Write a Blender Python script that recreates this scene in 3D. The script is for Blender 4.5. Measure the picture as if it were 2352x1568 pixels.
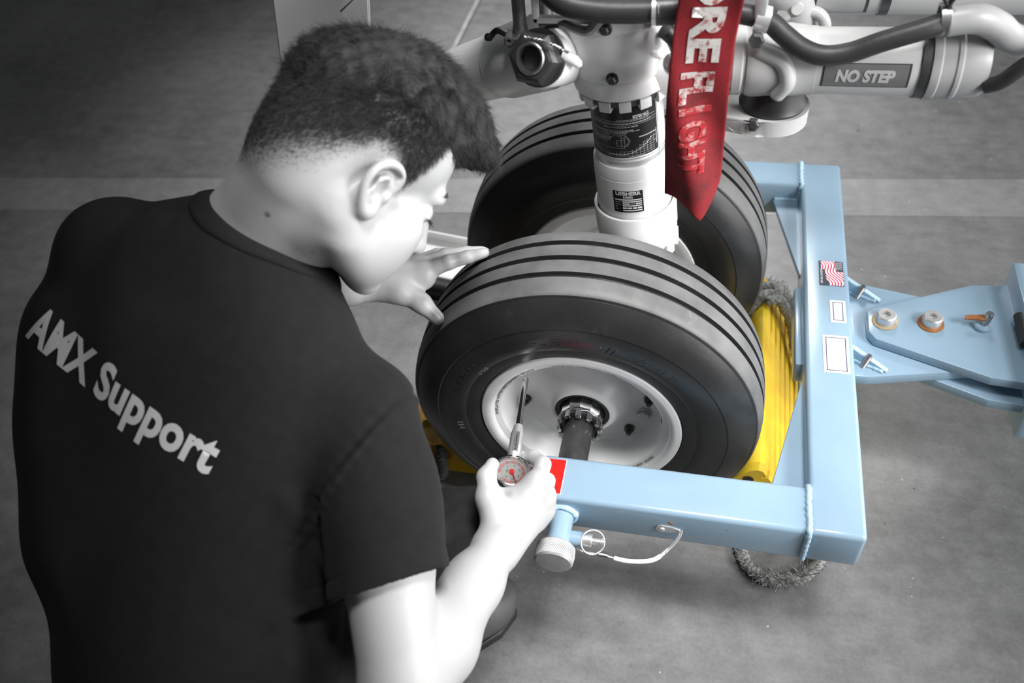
import bpy, bmesh, math, random
import numpy as np
from mathutils import Vector, Matrix, Euler
from mathutils.bvhtree import BVHTree

for o in list(bpy.data.objects):
    bpy.data.objects.remove(o)
scene = bpy.context.scene
C = scene.collection
random.seed(7)
rng = np.random.default_rng(7)
V = Vector
PI = math.pi

# ------------------------------------------------------------------ camera
cam_data = bpy.data.cameras.new('camera')
cam = bpy.data.objects.new('camera', cam_data)
C.objects.link(cam)
cam_r = V((0.97423978, 0.20777221, -0.08767873))
cam_u = V((-0.09437299, 0.72873555, 0.67826119))
cam_f = V((-0.20481843, 0.65251453, -0.72957125))
rm = Matrix((cam_r, cam_u, -cam_f)).transposed().to_4x4()
cam.matrix_world = Matrix.Translation((0.1512, -1.0085, 1.2792)) @ rm
cam_data.sensor_fit = 'HORIZONTAL'
cam_data.sensor_width = 36.0
cam_data.lens = 1953.62 / 2352 * 36.0
cam_data.clip_start = 0.05
cam_data.clip_end = 100
cam_data.dof.use_dof = True
cam_data.dof.focus_distance = 1.2
cam_data.dof.aperture_fstop = 3.4
scene.camera = cam

# ------------------------------------------------------------------ view, world, lamps
scene.view_settings.view_transform = 'Standard'
scene.view_settings.look = 'None'
scene.view_settings.exposure = 0.0
scene.view_settings.gamma = 1.0
scene.view_settings.use_curve_mapping = False
world = bpy.data.worlds.new('world')
scene.world = world
world.use_nodes = True
world.node_tree.nodes['Background'].inputs['Color'].default_value = (0.9, 0.95, 1.0, 1)
world.node_tree.nodes['Background'].inputs['Strength'].default_value = 0.045


def area_lamp(name, loc, target, size, power, size_y=None, spread=PI):
    d = bpy.data.lights.new(name, 'AREA')
    d.energy = power
    d.shape = 'RECTANGLE'
    d.size = size
    d.size_y = size_y or size
    d.spread = spread
    o = bpy.data.objects.new(name, d)
    C.objects.link(o)
    o.location = loc
    o.rotation_euler = (V(target) - V(loc)).to_track_quat('-Z', 'Y').to_euler()
    return o


def spot_lamp(name, loc, target, power, angle, blend=1.0, radius=0.3):
    d = bpy.data.lights.new(name, 'SPOT')
    d.energy = power
    d.spot_size = math.radians(angle)
    d.spot_blend = blend
    d.shadow_soft_size = radius
    o = bpy.data.objects.new(name, d)
    C.objects.link(o)
    o.location = loc
    o.rotation_euler = (V(target) - V(loc)).to_track_quat('-Z', 'Y').to_euler()
    return o


spot_lamp('added_flood_spot', (1.38, -0.62, 1.40), (-0.02, -0.14, 0.40), 120, 60, 1.0, 0.28)  # added spot; its soft cone makes the light fall off towards the frame edges
spot_lamp('added_top_spot', (0.42, -0.42, 2.5), (0.0, -0.24, 0.25), 270, 36, 1.0, 0.30)  # added spot, narrow cone to brighten near arm, hand and rim
spot_lamp('added_back_spot', (-0.10, 2.5, 2.5), (-0.20, 1.0, 0.0), 520, 54, 1.0, 0.45)  # added spot that brightens the far floor
area_lamp('hangar_door_daylight', (2.3, -0.15, 0.76), (0.0, -0.15, 0.60), 3.8, 72, 1.45)


# ------------------------------------------------------------------ helpers
def thing(name, label, cat, loc=(0, 0, 0), group=None):
    o = bpy.data.objects.new(name, None)
    C.objects.link(o)
    o.location = loc
    o.empty_display_size = 0.05
    o['label'] = label
    o['category'] = cat
    if group:
        o['group'] = group
    return o


def tag(o, label=None, cat=None, group=None, kind=None):
    if label: o['label'] = label
    if cat: o['category'] = cat
    if group: o['group'] = group
    if kind: o['kind'] = kind
    return o


def link_mesh(name, me, material, parent=None, sharp=35):
    o = bpy.data.objects.new(name, me)
    C.objects.link(o)
    if material is not None:
        me.materials.append(material)
    if len(me.polygons):
        me.polygons.foreach_set('use_smooth', np.ones(len(me.polygons), dtype=bool))
        if sharp is not None:
            me.set_sharp_from_angle(angle=math.radians(sharp))
    if parent is not None:
        o.parent = parent
        # parents carry only a translation: keep world coordinates in the mesh
        off = V((0, 0, 0))
        p = parent
        while p is not None:
            off += p.location
            p = p.parent
        o.location = -off
    return o


def obj(name, bm, material, parent=None, sharp=35, recalc=True):
    if recalc:
        bmesh.ops.recalc_face_normals(bm, faces=bm.faces)
    me = bpy.data.meshes.new(name)
    bm.to_mesh(me)
    bm.free()
    return link_mesh(name, me, material, parent, sharp)


def shared(name, src, loc, parent, rot=None, scale=None):
    """another piece that shares the mesh of src (mesh modelled about its own origin)"""
    o = bpy.data.objects.new(name, src if isinstance(src, bpy.types.Mesh) else src.data)
    C.objects.link(o)
    o.parent = parent
    off = V((0, 0, 0))
    p = parent
    while p is not None:
        off += p.location
        p = p.parent
    m = Matrix.Translation(V(loc) - off)
    if rot is not None:
        m = m @ rot.to_4x4()
    o.matrix_local = m
    if scale:
        o.scale = scale
    return o


def basis(direction, hint=(0, 0, 1)):
    """3x3 with local z along direction"""
    z = V(direction).normalized()
    h = V(hint)
    if abs(z.dot(h.normalized())) > 0.98:
        h = V((1, 0, 0)) if abs(z.x) < 0.9 else V((0, 1, 0))
    x = h.cross(z).normalized()
    y = z.cross(x)
    return Matrix((x, y, z)).transposed()


def add_box(bm, lo, hi, bevel=0.0, seg=2, rot=None, origin=None):
    lo, hi = V(lo), V(hi)
    c = (lo + hi) / 2
    s = hi - lo
    m = Matrix.Translation(c) @ Matrix.Diagonal((s.x, s.y, s.z, 1))
    r = bmesh.ops.create_cube(bm, size=1.0, matrix=m)
    vs = r['verts']
    if bevel > 0:
        es = list({e for v in vs for e in v.link_edges})
        rb = bmesh.ops.bevel(bm, geom=es, offset=bevel, segments=seg, affect='EDGES', profile=0.5)
        vs = list({v for f in rb['faces'] for v in f.verts} | {v for v in vs if v.is_valid})
    if rot is not None:
        o = V(origin) if origin is not None else c
        bmesh.ops.rotate(bm, verts=vs, cent=o, matrix=rot)
    return vs


def add_lathe(bm, prof, origin=(0, 0, 0), axis=(0, 0, 1), seg=48, closed=False, a0=0.0, a1=2 * PI, hint=(0, 0, 1)):
    """prof: (radius, distance along axis)"""
    B = basis(axis, hint)
    O = V(origin)
    full = abs(a1 - a0 - 2 * PI) < 1e-6
    n = seg if full else seg + 1
    rings = []
    for (r, t) in prof:
        if r < 1e-7:
            rings.append([bm.verts.new(O + B @ V((0, 0, t)))])
        else:
            rings.append([bm.verts.new(O + B @ V((r * math.cos(a0 + (a1 - a0) * k / seg), r * math.sin(a0 + (a1 - a0) * k / seg), t))) for k in range(n)])
    pairs = list(zip(rings[:-1], rings[1:]))
    if closed:
        pairs.append((rings[-1], rings[0]))
    for A, Bq in pairs:
        for k in range(seg):
            k2 = (k + 1) % n
            if not full and k + 1 >= n: continue
            if len(A) == 1 and len(Bq) == 1: continue
            if len(A) == 1: bm.faces.new((A[0], Bq[k], Bq[k2]))
            elif len(Bq) == 1: bm.faces.new((A[k], Bq[0], A[k2]))
            else: bm.faces.new((A[k], Bq[k], Bq[k2], A[k2]))
    return rings


def catmull(pts, n=8, closed=False):
    P = [V(p) for p in pts]
    out = []
    N = len(P)
    rngN = N if closed else N - 1
    for i in range(rngN):
        p0 = P[(i - 1) % N] if (closed or i > 0) else P[0] * 2 - P[1]
        p1 = P[i]
        p2 = P[(i + 1) % N]
        p3 = P[(i + 2) % N] if (closed or i + 2 < N) else P[-1] * 2 - P[-2]
        for k in range(n):
            t = k / n
            out.append(0.5 * ((2 * p1) + (p2 - p0) * t + (2 * p0 - 5 * p1 + 4 * p2 - p3) * t * t + (3 * p1 - p0 - 3 * p2 + p3) * t ** 3))
    if not closed:
        out.append(P[-1].copy())
    return out


def add_tube(bm, path, r, seg=12, caps=True, closed=False, flat=1.0, hint=(0, 0, 1)):
    path = [V(p) for p in path]
    N = len(path)
    rr = r if isinstance(r, (list, tuple)) else [r] * N
    rings = []
    prev = None
    for i, p in enumerate(path):
        if closed: t = (path[(i + 1) % N] - path[i - 1])
        elif i == 0: t = path[1] - p
        elif i == N - 1: t = p - path[-2]
        else: t = path[i + 1] - path[i - 1]
        t.normalize()
        if prev is None:
            x = basis(t, hint).col[0].copy()
        else:
            x = (prev - t * prev.dot(t)).normalized()
        prev = x
        y = t.cross(x)
        rings.append([bm.verts.new(p + (x * math.cos(2 * PI * k / seg) + y * (flat * math.sin(2 * PI * k / seg))) * rr[i]) for k in range(seg)])
    M = N if closed else N - 1
    for i in range(M):
        A, B = rings[i], rings[(i + 1) % N]
        for k in range(seg):
            bm.faces.new((A[k], A[(k + 1) % seg], B[(k + 1) % seg], B[k]))
    if caps and not closed:
        bm.faces.new(list(reversed(rings[0])))
        bm.faces.new(rings[-1])
    return rings


def add_prism(bm, poly, t0, t1, origin=(0, 0, 0), ux=(1, 0, 0), uy=(0, 1, 0), uz=(0, 0, 1), bevel=0.0, seg=2):
    O, X, Y, Z = V(origin), V(ux), V(uy), V(uz)
    lo = [bm.verts.new(O + X * a + Y * b + Z * t0) for a, b in poly]
    hi = [bm.verts.new(O + X * a + Y * b + Z * t1) for a, b in poly]
    n = len(poly)
    fs = [bm.faces.new(list(reversed(lo))), bm.faces.new(hi)]
    for k in range(n):
        fs.append(bm.faces.new((lo[k], lo[(k + 1) % n], hi[(k + 1) % n], hi[k])))
    if bevel > 0:
        es = list({e for f in fs for e in f.edges})
        bmesh.ops.bevel(bm, geom=es, offset=bevel, segments=seg, affect='EDGES', profile=0.5)
    return fs


def text_bm(s, size=1.0, bold=0.0, extrude=0.0, align='CENTER', spacing=1.0, shear=0.0):
    cu = bpy.data.curves.new('lettering', 'FONT')
    cu.body = s
    cu.size = size
    cu.align_x = align
    cu.align_y = 'CENTER'
    cu.offset = bold
    cu.extrude = extrude
    cu.space_character = spacing
    cu.shear = shear
    cu.resolution_u = 4
    o = bpy.data.objects.new('lettering', cu)
    C.objects.link(o)
    bpy.context.view_layer.update()
    me = bpy.data.meshes.new_from_object(o.evaluated_get(bpy.context.evaluated_depsgraph_get()))
    bpy.data.objects.remove(o)
    bpy.data.curves.remove(cu)
    bm = bmesh.new()
    bm.from_mesh(me)
    bpy.data.meshes.remove(me)
    return bm


def map_bm(bm, fn):
    for v in bm.verts:
        v.co = fn(v.co)
    return bm


def merge_bm(dst, src):
    me = bpy.data.meshes.new('tmp')
    src.to_mesh(me)
    src.free()
    dst.from_mesh(me)
    bpy.data.meshes.remove(me)


# ------------------------------------------------------------------ materials
def new_mat(name):
    m = bpy.data.materials.new(name)
    m.use_nodes = True
    nt = m.node_tree
    return m, nt, nt.nodes['Principled BSDF']


def mat(name, col, rough=0.5, metal=0.0, var=0.12, scale=30.0, bump=0.0, bscale=200.0, dark=None, darkamt=0.0, dscale=12.0, coat=0.0, spec=0.5):
    m, nt, b = new_mat(name)
    N, L = nt.nodes, nt.links
    tc = N.new('ShaderNodeTexCoord')
    n1 = N.new('ShaderNodeTexNoise')
    n1.inputs['Scale'].default_value = scale
    n1.inputs['Detail'].default_value = 6
    L.new(tc.outputs['Object'], n1.inputs['Vector'])
    r = N.new('ShaderNodeValToRGB')
    c = np.array(col[:3])
    r.color_ramp.elements[0].position = 0.3
    r.color_ramp.elements[1].position = 0.7
    r.color_ramp.elements[0].color = (*(c * (1 - var)), 1)
    r.color_ramp.elements[1].color = (*np.minimum(c * (1 + var), 1), 1)
    L.new(n1.outputs['Fac'], r.inputs['Fac'])
    out = r.outputs['Color']
    if dark is not None:
        n2 = N.new('ShaderNodeTexNoise')
        n2.inputs['Scale'].default_value = dscale
        n2.inputs['Detail'].default_value = 8
        n2.inputs['Roughness'].default_value = 0.7
        L.new(tc.outputs['Object'], n2.inputs['Vector'])
        rr = N.new('ShaderNodeValToRGB')
        rr.color_ramp.elements[0].position = 1 - darkamt - 0.06
        rr.color_ramp.elements[1].position = 1 - darkamt + 0.06
        L.new(n2.outputs['Fac'], rr.inputs['Fac'])
        mx = N.new('ShaderNodeMix')
        mx.data_type = 'RGBA'
        L.new(rr.outputs['Color'], mx.inputs['Factor'])
        L.new(out, mx.inputs['A'])
        mx.inputs['B'].default_value = (*dark[:3], 1)
        out = mx.outputs['Result']
    L.new(out, b.inputs['Base Color'])
    b.inputs['Roughness'].default_value = rough
    b.inputs['Metallic'].default_value = metal
    b.inputs['Specular IOR Level'].default_value = spec
    if coat:
        b.inputs['Coat Weight'].default_value = coat
        b.inputs['Coat Roughness'].default_value = 0.15
    if bump > 0:
        n3 = N.new('ShaderNodeTexNoise')
        n3.inputs['Scale'].default_value = bscale
        n3.inputs['Detail'].default_value = 4
        L.new(tc.outputs['Object'], n3.inputs['Vector'])
        bp = N.new('ShaderNodeBump')
        bp.inputs['Strength'].default_value = bump
        bp.inputs['Distance'].default_value = 0.002
        L.new(n3.outputs['Fac'], bp.inputs['Height'])
        L.new(bp.outputs['Normal'], b.inputs['Normal'])
    return m


M_blue = mat('blue_paint', (0.275, 0.395, 0.50), 0.24, var=0.05, scale=9, bump=0.03, bscale=160, dark=(0.21, 0.31, 0.40), darkamt=0.25, dscale=45)
M_weld = mat('weld_paint', (0.42, 0.60, 0.74), 0.35, var=0.1, bump=0.4, bscale=300)
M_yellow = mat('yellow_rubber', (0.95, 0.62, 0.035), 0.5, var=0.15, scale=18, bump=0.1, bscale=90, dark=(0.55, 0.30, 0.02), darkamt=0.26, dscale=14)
M_yellow_shade = mat('shaded_yellow_rubber', (0.50, 0.29, 0.012), 0.55, var=0.25, scale=14, bump=0.1, bscale=90, dark=(0.25, 0.12, 0.01), darkamt=0.38, dscale=16)  # yellow rubber darkened to paint the shade on the left chock
M_red_groove = mat('orange_groove', (0.62, 0.16, 0.01), 0.6)
M_rubber = mat('tyre_rubber', (0.019, 0.019, 0.019), 0.34, spec=0.6, var=0.25, scale=14, bump=0.12, bscale=120, dark=(0.034, 0.034, 0.034), darkamt=0.34, dscale=20)
M_tread = mat('tyre_tread_rubber', (0.12, 0.12, 0.119), 0.55, var=0.25, scale=22, bump=0.15, bscale=150, dark=(0.15, 0.15, 0.145), darkamt=0.36, dscale=26)
M_white = mat('white_enamel', (0.86, 0.86, 0.855), 0.33, var=0.03, scale=12)
M_rim = mat('light_grey_wheel_enamel', (0.84, 0.84, 0.835), 0.30, var=0.05, scale=14, bump=0.02)
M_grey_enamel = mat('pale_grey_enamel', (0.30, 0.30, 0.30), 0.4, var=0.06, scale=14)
M_white_shade = mat('shaded_white_enamel', (0.47, 0.47, 0.465), 0.4, var=0.05, scale=14)  # white enamel darkened to paint the dimmer light on the actuators
M_chrome = mat('chrome_steel', (0.75, 0.75, 0.76), 0.16, 1.0, var=0.08, scale=40)
M_steel = mat('dull_steel', (0.42, 0.42, 0.42), 0.38, 1.0, var=0.2, scale=60, bump=0.05)
M_darksteel = mat('dark_steel', (0.085, 0.085, 0.085), 0.4, 0.7, var=0.3, scale=40, bump=0.1)
M_alu = mat('brushed_aluminium', (0.72, 0.72, 0.72), 0.32, 0.7, var=0.1, scale=60)
M_knob = mat('dull_aluminium', (0.50, 0.50, 0.50), 0.42, 0.5, var=0.1, scale=60)
M_black = mat('black_rubber', (0.018, 0.018, 0.018), 0.45, var=0.2)
M_hose = mat('dark_grey_hose', (0.022, 0.022, 0.022), 0.48, var=0.2, bump=0.1)
M_rope = mat('grey_rope', (0.30, 0.30, 0.29), 0.9, var=0.35, scale=120, bump=0.8, bscale=500)
M_rope_dark = mat('dark_rope', (0.11, 0.11, 0.11), 0.9, var=0.4, scale=120, bump=0.8, bscale=500)  # darker rope colour for the left chock
M_rust = mat('rusty_steel', (0.30, 0.12, 0.04), 0.8, 0.2, var=0.4, scale=60, bump=0.3)
M_rustpale = mat('stained_washer', (0.42, 0.34, 0.22), 0.6, 0.3, var=0.3, scale=50)
M_red_reflect = mat('red_reflective_film', (0.85, 0.012, 0.010), 0.3, var=0.1, scale=200, bump=0.2, bscale=400)
M_label = mat('white_label_film', (0.80, 0.80, 0.80), 0.35, var=0.02)
M_ink = mat('navy_ink', (0.03, 0.035, 0.11), 0.5)
M_flag_navy = mat('navy_print', (0.02, 0.025, 0.05), 0.4)
M_flag_red = mat('crimson_print', (0.75, 0.015, 0.12), 0.4)
M_print_white = mat('white_print', (0.80, 0.80, 0.79), 0.5, var=0.05)
M_print_grey = mat('grey_print', (0.42, 0.42, 0.42), 0.5, var=0.05)
M_print_black = mat('black_print', (0.012, 0.012, 0.012), 0.35, var=0.1)
M_redink = mat('red_ink', (0.75, 0.01, 0.015), 0.4)
M_dial = mat('dial_card', (0.62, 0.63, 0.60), 0.5, var=0.02)
M_streamer = mat('red_webbing', (0.21, 0.005, 0.010), 0.75, var=0.3, scale=18, bump=0.3, bscale=900, dark=(0.11, 0.004, 0.006), darkamt=0.40, dscale=14)
M_worn_print = mat('worn_white_print', (0.55, 0.53, 0.50), 0.8, var=0.15, scale=60, dark=(0.30, 0.05, 0.05), darkamt=0.42, dscale=110)
M_plastic_white = mat('white_sleeve', (0.85, 0.85, 0.85), 0.3, var=0.02)
# ------------------------------------------------------------------ floor
def floor_mat(name, c0, c1, rough):
    m, nt, b = new_mat(name)
    N, L = nt.nodes, nt.links
    tc = N.new('ShaderNodeTexCoord')

    def noise(scale, detail=8, rough_=0.6, mapscale=None):
        n = N.new('ShaderNodeTexNoise')
        n.inputs['Scale'].default_value = scale
        n.inputs['Detail'].default_value = detail
        n.inputs['Roughness'].default_value = rough_
        if mapscale:
            mp = N.new('ShaderNodeMapping')
            mp.inputs['Scale'].default_value = mapscale
            mp.inputs['Rotation'].default_value = (0, 0, 0.25)
            L.new(tc.outputs['Object'], mp.inputs['Vector'])
            L.new(mp.outputs['Vector'], n.inputs['Vector'])
        else:
            L.new(tc.outputs['Object'], n.inputs['Vector'])
        return n.outputs['Fac']

    def mixf(a, bv, f):
        x = N.new('ShaderNodeMix')
        L.new(a, x.inputs['A']); L.new(bv, x.inputs['B'])
        x.inputs['Factor'].default_value = f
        return x.outputs['Result']
    a = mixf(noise(3.0), noise(26.0, 6), 0.42)
    a = mixf(a, noise(9.0, 10, 0.75, (1.0, 4.0, 1.0)), 0.28)
    a = mixf(a, noise(160.0, 3), 0.16)
    r = N.new('ShaderNodeValToRGB')
    r.color_ramp.elements[0].position = 0.40
    r.color_ramp.elements[1].position = 0.60
    r.color_ramp.elements[0].color = (*c0, 1)
    r.color_ramp.elements[1].color = (*c1, 1)
    L.new(a, r.inputs['Fac'])
    out = r.outputs['Color']
    # pale scuffs and dark specks
    for sc, lo, hi, colr in ((70.0, 0.73, 0.76, (0.42, 0.42, 0.41)), (40.0, 0.755, 0.775, (0.05, 0.05, 0.05))):
        f = noise(sc, 2, 0.5)
        rr = N.new('ShaderNodeValToRGB')
        rr.color_ramp.elements[0].position = lo
        rr.color_ramp.elements[1].position = hi
        L.new(f, rr.inputs['Fac'])
        mx = N.new('ShaderNodeMix')
        mx.data_type = 'RGBA'
        L.new(rr.outputs['Color'], mx.inputs['Factor'])
        L.new(out, mx.inputs['A'])
        mx.inputs['B'].default_value = (*colr, 1)
        out = mx.outputs['Result']
    L.new(out, b.inputs['Base Color'])
    b.inputs['Roughness'].default_value = rough
    bp = N.new('ShaderNodeBump')
    bp.inputs['Strength'].default_value = 0.08
    bp.inputs['Distance'].default_value = 0.003
    L.new(a, bp.inputs['Height'])
    L.new(bp.outputs['Normal'], b.inputs['Normal'])
    return m


M_floor = floor_mat('hangar_floor_coating', (0.125, 0.125, 0.125), (0.245, 0.245, 0.245), 0.42)
M_stripe = floor_mat('pale_floor_paint', (0.205, 0.205, 0.205), (0.325, 0.325, 0.325), 0.42)
bm = bmesh.new()
add_box(bm, (-5.5, -3.5, -0.06), (5.0, 6.0, 0.0))
o = obj('floor', bm, M_floor)
tag(o, 'scuffed dark grey coated concrete hangar floor', None, kind='structure')
# painted stripe, 0.14 m wide, turned five degrees against the wheels
bm = bmesh.new()
s = math.atan(0.0895)
ca, sa = math.cos(s), math.sin(s)


def stripe_pt(u, w):
    return (u * ca - w * sa, 0.64 + u * sa + w * ca)


bm2 = [stripe_pt(-5.2, -0.068), stripe_pt(4.8, -0.068), stripe_pt(4.8, 0.068), stripe_pt(-5.2, 0.068)]
add_prism(bm, bm2, 0.0, 0.0008)
tag(obj('trim_1', bm, M_stripe), 'pale grey painted stripe across the hangar floor', None, kind='structure')
# floor joint: pale sealant bead with a dark gap beside it
bm = bmesh.new()
add_box(bm, (-0.650, -3.4, 0.0), (-0.636, 5.9, 0.002), 0.0006, 1)
joint = obj('trim_2', bm, mat('pale_joint_sealant', (0.34, 0.34, 0.34), 0.6, var=0.2))
tag(joint, 'thin pale joint strip running away across the floor', None, kind='structure')
bm = bmesh.new()
add_box(bm, (-0.6355, -3.4, 0.0), (-0.6315, 5.9, 0.0005))
tag(obj('joint_gap', bm, mat('dark_joint_gap', (0.03, 0.03, 0.03), 0.8), joint), None)
# ------------------------------------------------------------------ blue tow head
A = 0.071
XC, YN, YF, ZT, XA = 0.3239, -0.3936, 0.4109, 0.2807, -0.0387
ZB = ZT - A
tow = thing('tow_bar_head', 'pale blue welded steel tow bar head clamped around both nose wheels', 'tow bar', (XC, 0.009, ZB))


def square_tube(bm, lo, hi, bev=0.007):
    add_box(bm, lo, hi, bev, 3)


bm = bmesh.new(); square_tube(bm, (XC, YN, ZB), (XC + A, YF, ZT)); crossbar = obj('crossbar', bm, M_blue, tow)
bm = bmesh.new(); square_tube(bm, (XA, YN, ZB), (XC + 0.004, YN + A, ZT)); arm_near = obj('side_arm', bm, M_blue, tow)
bm = bmesh.new(); square_tube(bm, (XA, YF - A, ZB), (XC + 0.004, YF, ZT)); arm_far = obj('side_arm', bm, M_blue, tow)


def weld_bead(path, r=0.0042, parent=tow, step=0.0035):
    bm = bmesh.new()
    pts = []
    for a, b in zip(path[:-1], path[1:]):
        a, b = V(a), V(b)
        n = max(2, int((b - a).length / step))
        pts += [a.lerp(b, k / n) for k in range(n)]
    pts.append(V(path[-1]))
    rr = [r * (1 + 0.16 * math.sin(k * 2.1) + random.uniform(-0.1, 0.1)) for k in range(len(pts))]
    pts = [p + V((random.uniform(-1, 1), random.uniform(-1, 1), random.uniform(-1, 1))) * 0.0005 for p in pts]
    add_tube(bm, pts, rr, 8)
    return obj('weld_bead', bm, M_weld, parent, sharp=None)


e = 0.0005
weld_bead([(XC - e, YN + A, ZT - A + 0.01), (XC - e, YN + A, ZT - 0.002), (XC - e, YN + A - 0.004, ZT + e), (XC - e, YN + 0.004, ZT + e), (XC - e, YN - e, ZT - 0.003), (XC - e, YN - e, ZB + 0.002)], parent=arm_near)
weld_bead([(XC - e, YF, ZT - 0.002), (XC - e, YF - 0.004, ZT + e), (XC - e, YF - A + 0.004, ZT + e), (XC - e, YF - A - e, ZT - 0.004), (XC - e, YF - A - e, ZB + 0.004)], parent=arm_far)
# corner gussets between the arms and the crossbar
for sgn, yc, yt in ((1, YF - A, 0.146), (-1, YN + A, -0.121)):
    bm = bmesh.new()
    poly = [(XC + 0.002, yc + sgn * 0.002), (0.277, yc + sgn * 0.002), (0.277, yc - sgn * 0.004), (XC - 0.001, yt - sgn * 0.015), (XC + 0.002, yt - sgn * 0.015)]
    if sgn < 0: poly = poly[::-1]
    add_prism(bm, poly, 0.236, 0.246, bevel=0.001, seg=1)
    obj('corner_gusset', bm, M_blue, tow)
    weld_bead([(0.279, yc - sgn * 0.001, 0.247), (XC - 0.004, yc - sgn * 0.001, 0.247)], 0.003)
# backing plate on the inside of the crossbar, seen below its inner edge
bm = bmesh.new()
add_box(bm, (XC - 0.010, -0.075, 0.205), (XC + 0.001, 0.100, 0.247), 0.003, 2)
obj('backing_plate', bm, M_blue, tow)
# tongue plate and the two fork plates
bm = bmesh.new()
add_prism(bm, [(XC + A - 0.002, -0.092), (0.42, -0.092), (0.70, -0.030), (0.70, 0.055), (0.43, 0.112), (XC + A - 0.002, 0.112)], 0.234, 0.2525, bevel=0.002)
obj('tongue_plate', bm, M_blue, tow)
fork = [(0.421, -0.012), (0.430, -0.027), (0.587, -0.086), (0.72, -0.098), (0.72, 0.128), (0.64, 0.118), (0.588, 0.114), (0.432, 0.042), (0.421, 0.033)]
bm = bmesh.new(); add_prism(bm, fork, 0.2535, 0.2700, bevel=0.002); obj('fork_plate', bm, M_blue, tow)
fork2 = [(x + 0.005, y * 1.1 - 0.003) for x, y in fork]
bm = bmesh.new(); add_prism(bm, fork2, 0.2160, 0.2330, bevel=0.002); obj('fork_plate', bm, M_blue, tow)
# end flange with dark slot
bm = bmesh.new()
add_box(bm, (0.640, -0.115, 0.175), (0.656, 0.135, 0.305), 0.002, 2)
fl = obj('end_flange', bm, M_blue, tow)
bm = bmesh.new()
add_tube(bm, [(0.6396, -0.025, 0.284), (0.6396, 0.035, 0.284)], 0.009, 10, flat=1.0)
obj('slot', bm, M_black, fl)
bm = bmesh.new(); add_box(bm, (0.652, -0.10, 0.19), (0.95, 0.12, 0.29), 0.006, 2); obj('drawbar', bm, M_blue, tow)
# ribs welded between crossbar and tongue plate
for y0 in (0.098, -0.055):
    bm = bmesh.new()
    add_prism(bm, [(XC + A - 0.003, 0.2525), (0.452, 0.2525), (0.452, 0.2565), (XC + A - 0.003, 0.2785)], -0.004, 0.004,
              origin=(0, y0, 0), ux=(1, 0, -0.0), uy=(0, 0, 1), uz=(0, 1, 0), bevel=0.001, seg=1)
    bmesh.ops.rotate(bm, verts=bm.verts, cent=(XC + A, y0, 0.26), matrix=Matrix.Rotation(-0.42, 3, 'Z'))
    rib = obj('rib', bm, M_weld, tow)
    weld_bead([(XC + A + 0.002, y0 - 0.005, 0.2535), (0.44, y0 - 0.025, 0.2535)], 0.0035, rib)
    # small bolt standing beside the rib
    bm = bmesh.new()
    ax = V((0.25, 0.1, 0.96)).normalized()
    prof = [(0.0, 0)]
    for k in range(9):
        prof += [(0.0052, 0.0005 + k * 0.0026), (0.0043, 0.0018 + k * 0.0026)]
    prof += [(0.0036, 0.0245), (0.0, 0.0248)]
    add_lathe(bm, prof, (XC + A + 0.017, y0 - 0.016, 0.252), ax, 12)
    obj('stud', bm, M_steel, tow)
# socket bolts on rusty washers, and a spring pin
for (x, y, wm) in ((0.446, 0.012, M_rustpale), (0.514, 0.016, M_rust)):
    bm = bmesh.new(); add_lathe(bm, [(0.0, 0.0), (0.0195, 0.0), (0.0195, 0.002), (0.018, 0.003), (0.0, 0.003)], (x, y, 0.2695), (0, 0, 1), 32)
    w = obj('washer', bm, wm, tow)
    bm = bmesh.new()
    add_lathe(bm, [(0.0, 0.0), (0.0145, 0.0), (0.0145, 0.013), (0.0128, 0.0150), (0.0062, 0.0150), (0.0055, 0.007), (0.0, 0.006)], (x, y, 0.2725), (0, 0, 1), 32)
    b = obj('socket_bolt', bm, M_alu, tow)
    bm = bmesh.new(); add_lathe(bm, [(0.0, 0.0), (0.0052, 0.0), (0.0052, 0.0004), (0.0, 0.0004)], (x, y, 0.2788), (0, 0, 1), 6)
    obj('hex_socket', bm, M_black, b)
bm = bmesh.new(); add_lathe(bm, [(0.0, 0), (0.0135, 0), (0.0135, 0.005), (0.012, 0.007), (0.0, 0.007)], (0.588, 0.018, 0.2695), (0, 0, 1), 28); obj('pin_collar', bm, M_blue, tow)
bm = bmesh.new(); add_lathe(bm, [(0.0, 0), (0.006, 0), (0.006, 0.021), (0.005, 0.023), (0.0, 0.023)], (0.590, 0.019, 0.2760), (0.1, 0.05, 1), 16); pin = obj('pin', bm, M_steel, tow)
bm = bmesh.new(); add_prism(bm, [(-0.030, -0.003), (0.0, -0.006), (0.002, 0.006), (-0.028, 0.004)], 0.0, 0.003, origin=(0.588, 0.020, 0.2870), ux=(1, 0.1, 0)); obj('pin_tab', bm, M_rust, pin)

# stickers on the crossbar
ZS = ZT + 0.0002
TH = 0.0005
flag = bmesh.new(); add_box(flag, (0.348, 0.0735, ZS - 0.0004), (0.3865, 0.133, ZS + TH)); flag = obj('flag_sticker', flag, M_flag_navy, tow)


def ribbon_band(bm, f0, f1, u0, u1, n, z):
    """band between curves v=f0(u) and v=f1(u); u along world -y, v along world x"""
    prev = None
    for k in range(n + 1):
        u = u0 + (u1 - u0) * k / n
        a = bm.verts.new((f0(u), u, z))
        b = bm.verts.new((f1(u), u, z))
        if prev:
            bm.faces.new((prev[0], a, b, prev[1]))
        prev = (a, b)


fx0, fx1, fy0, fy1 = 0.3505, 0.3862, 0.0737, 0.1328
bmw = bmesh.new(); bmr = bmesh.new()


def stripe_x(i, yy):
    t = (fy1 - yy) / (fy1 - fy0)
    base = fx0 + 0.0000 + i * 0.0050 + 0.020 * t - 0.0085
    return base + 0.0042 * math.sin(t * 9.0 + i * 0.15)


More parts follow.
